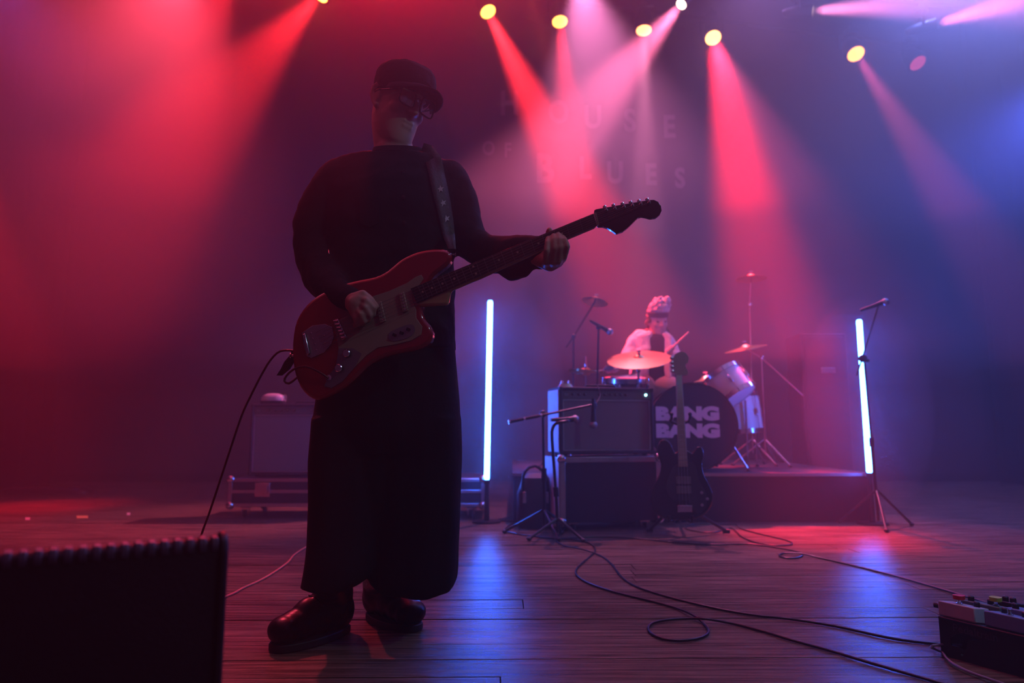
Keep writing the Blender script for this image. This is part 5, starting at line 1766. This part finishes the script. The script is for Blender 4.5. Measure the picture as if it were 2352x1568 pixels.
pedal('dark effects pedal on the far side of the board', 0.28, 0.38, 0.02, 0.10, ZB, 0.040, 0.046, mat('dark_pedal', (0.03, 0.03, 0.04), 0.4), [(0.30, 0.08), (0.34, 0.08)], None, False, (0.33, 0.04))

# ------------------------------------------------------------------ cables on the floor
def cable(pts, r, label, m=CABLE, closed=False, zz=None, name='cable'):
    q = []
    for i, p_ in enumerate(pts):
        x, y = p_[:2]
        lift = p_[2] if len(p_) > 2 else 0
        q.append(G(x, y, r + 0.0005 + lift))
    o = obj(name, MB().tube(spline(q, 0.02), r, 8), m)
    return tag(o, label, 'cable')
cable([(1225, 1205), (1180, 1202), (1163, 1212), (1161, 1219), (1190, 1226), (1225, 1231), (1271, 1236), (1310, 1238), (1345, 1244), (1364, 1254), (1366, 1266), (1352, 1280), (1333, 1296), (1323, 1310), (1327, 1323), (1350, 1338), (1400, 1356), (1450, 1369), (1500, 1381), (1550, 1395), (1590, 1411, 0.006), (1615, 1430), (1627, 1446), (1622, 1458), (1600, 1467), (1560, 1471), (1522, 1467), (1497, 1455), (1489, 1442), (1500, 1430), (1535, 1423), (1580, 1420), (1620, 1421, 0.008), (1680, 1431), (1750, 1449), (1820, 1470), (1900, 1492), (2000, 1522), (2100, 1551), (2220, 1585)], 0.0042, 'long black cable with a single loop lying on the boards in front')
cable([(1300, 1215), (1282, 1232), (1280, 1243), (1300, 1254), (1340, 1262, 0.008), (1380, 1276), (1405, 1295), (1420, 1315), (1438, 1333), (1470, 1350), (1520, 1366), (1580, 1382), (1650, 1398), (1730, 1412), (1820, 1422), (1920, 1438), (2030, 1462), (2100, 1473), (2166, 1479)], 0.0042, 'long black cable running from the tall case to the pedalboard')
cable([(1271, 1238, 0.008), (1330, 1234), (1400, 1233), (1480, 1238), (1560, 1246), (1640, 1250), (1720, 1249), (1790, 1258), (1835, 1268), (1843, 1275), (1828, 1281), (1805, 1281), (1790, 1276), (1800, 1270), (1840, 1271, 0.007), (1880, 1280), (1950, 1296), (2050, 1321), (2140, 1346), (2215, 1368), (2300, 1395)], 0.0040, 'thin black cable with a small loop crossing the red lit boards')
cable([(1640, 1205), (1690, 1203), (1698, 1212), (1730, 1222), (1790, 1236), (1818, 1245), (1812, 1251), (1775, 1252), (1735, 1245), (1705, 1233), (1690, 1220), (1676, 1212), (1640, 1222), (1600, 1220), (1575, 1212), (1590, 1204), (1630, 1203)], 0.0038, 'black cable coiled on the red lit floor by the guitar stand')
cable([(1150, 1192), (1180, 1187), (1230, 1187), (1245, 1191), (1215, 1196), (1165, 1196), (1146, 1192)], 0.006, 'black cable coil under the boom microphone stand')
cable([(430, 1400), (527, 1366), (560, 1349), (600, 1331), (635, 1310), (662, 1290), (678, 1272), (712, 1252), (760, 1240), (850, 1230), (960, 1226)], 0.0040, 'orange cable on the boards between the floor monitor and the guitarist', ORC)
q = [pb(0.03, 0.05, 0.03), pb(0.0, -0.01, 0.028), pb(-0.012, -0.028, 0.02)] + [G(x, y, 0.008) for x, y in ((2162, 1496), (2175, 1512), (2195, 1527), (2230, 1544), (2290, 1565), (2360, 1590))]
o = obj('cable', MB().tube(spline(q, 0.012), 0.0038, 8), mat('grey_cable', (0.22, 0.20, 0.25), 0.3))
tag(o, 'grey cable curling out of the pedalboard', 'cable')
# cable hung over the amplifier to its microphone
zt = 0.468 + 0.443
q = [Ma @ V((0.33, 0.20, zt + 0.012)), Ma @ V((0.30, 0.10, zt + 0.008)), Ma @ V((0.27, 0.02, zt + 0.010)), Ma @ V((0.262, -0.02, zt - 0.01)), Ma @ V((0.258, -0.05, zt - 0.06)), P(1368, 928, 4.31), P(1366, 912, 4.30)]
o = obj('cable', MB().tube(spline(q[:-1], 0.02), 0.0035, 8), CABLE)
tag(o, 'black cable draped over the front of the grey grille amplifier', 'cable')
# strips of tape on the boards at the left
TAPE = mat('tape', (0.55, 0.35, 0.12), 0.6)
for x0_, x1_, y_, lb, mm in ((176, 202, 1187, 'yellow tape mark on the boards behind the floor monitor', TAPE), (58, 69, 1191, 'small pale tape mark on the boards near the left edge', mat('pale_tape', (0.5, 0.4, 0.4), 0.6)), (291, 299, 1180, 'tiny pale tape mark right of the yellow one', mat('pale_tape', (.5, .4, .4)))):
    a_, b_, c_, d_ = G(x0_, y_ + 3, 0.001), G(x1_, y_ + 3, 0.001), G(x1_, y_ - 3, 0.001), G(x0_, y_ - 3, 0.001)
    o = obj('tape_mark', MB().prism([a_, b_, c_, d_], (0, 0, 0.0008)), mm, smooth=False)
    tag(o, lb, 'tape', 'tape marks on the boards')
# low dark floor wedge far at the left, lit red around
a_ = G(20, 1137); b_ = G(165, 1132)
t = thing('floor_box', 'flat dark box lying on the red lit floor at the far left', 'box', (a_ + b_) / 2)
c_ = (a_ + b_) / 2
obj('body', MB().loft([(c_ + V((0, 0.1, z_)), V((0.45 * k_, 0, 0)), V((0, 0.14 * k_, 0))) for z_, k_ in ((0.0, 1), (0.03, 0.98), (0.045, 0.9))], 24, 5), CASEP, t, bev=0.004)
obj('lid', MB().loft([(c_ + V((0, 0.1, z_)), V((0.40 * k_, 0, 0)), V((0, 0.11 * k_, 0))) for z_, k_ in ((0.045, 1), (0.055, 0.95))], 24, 5), CASEP, t)
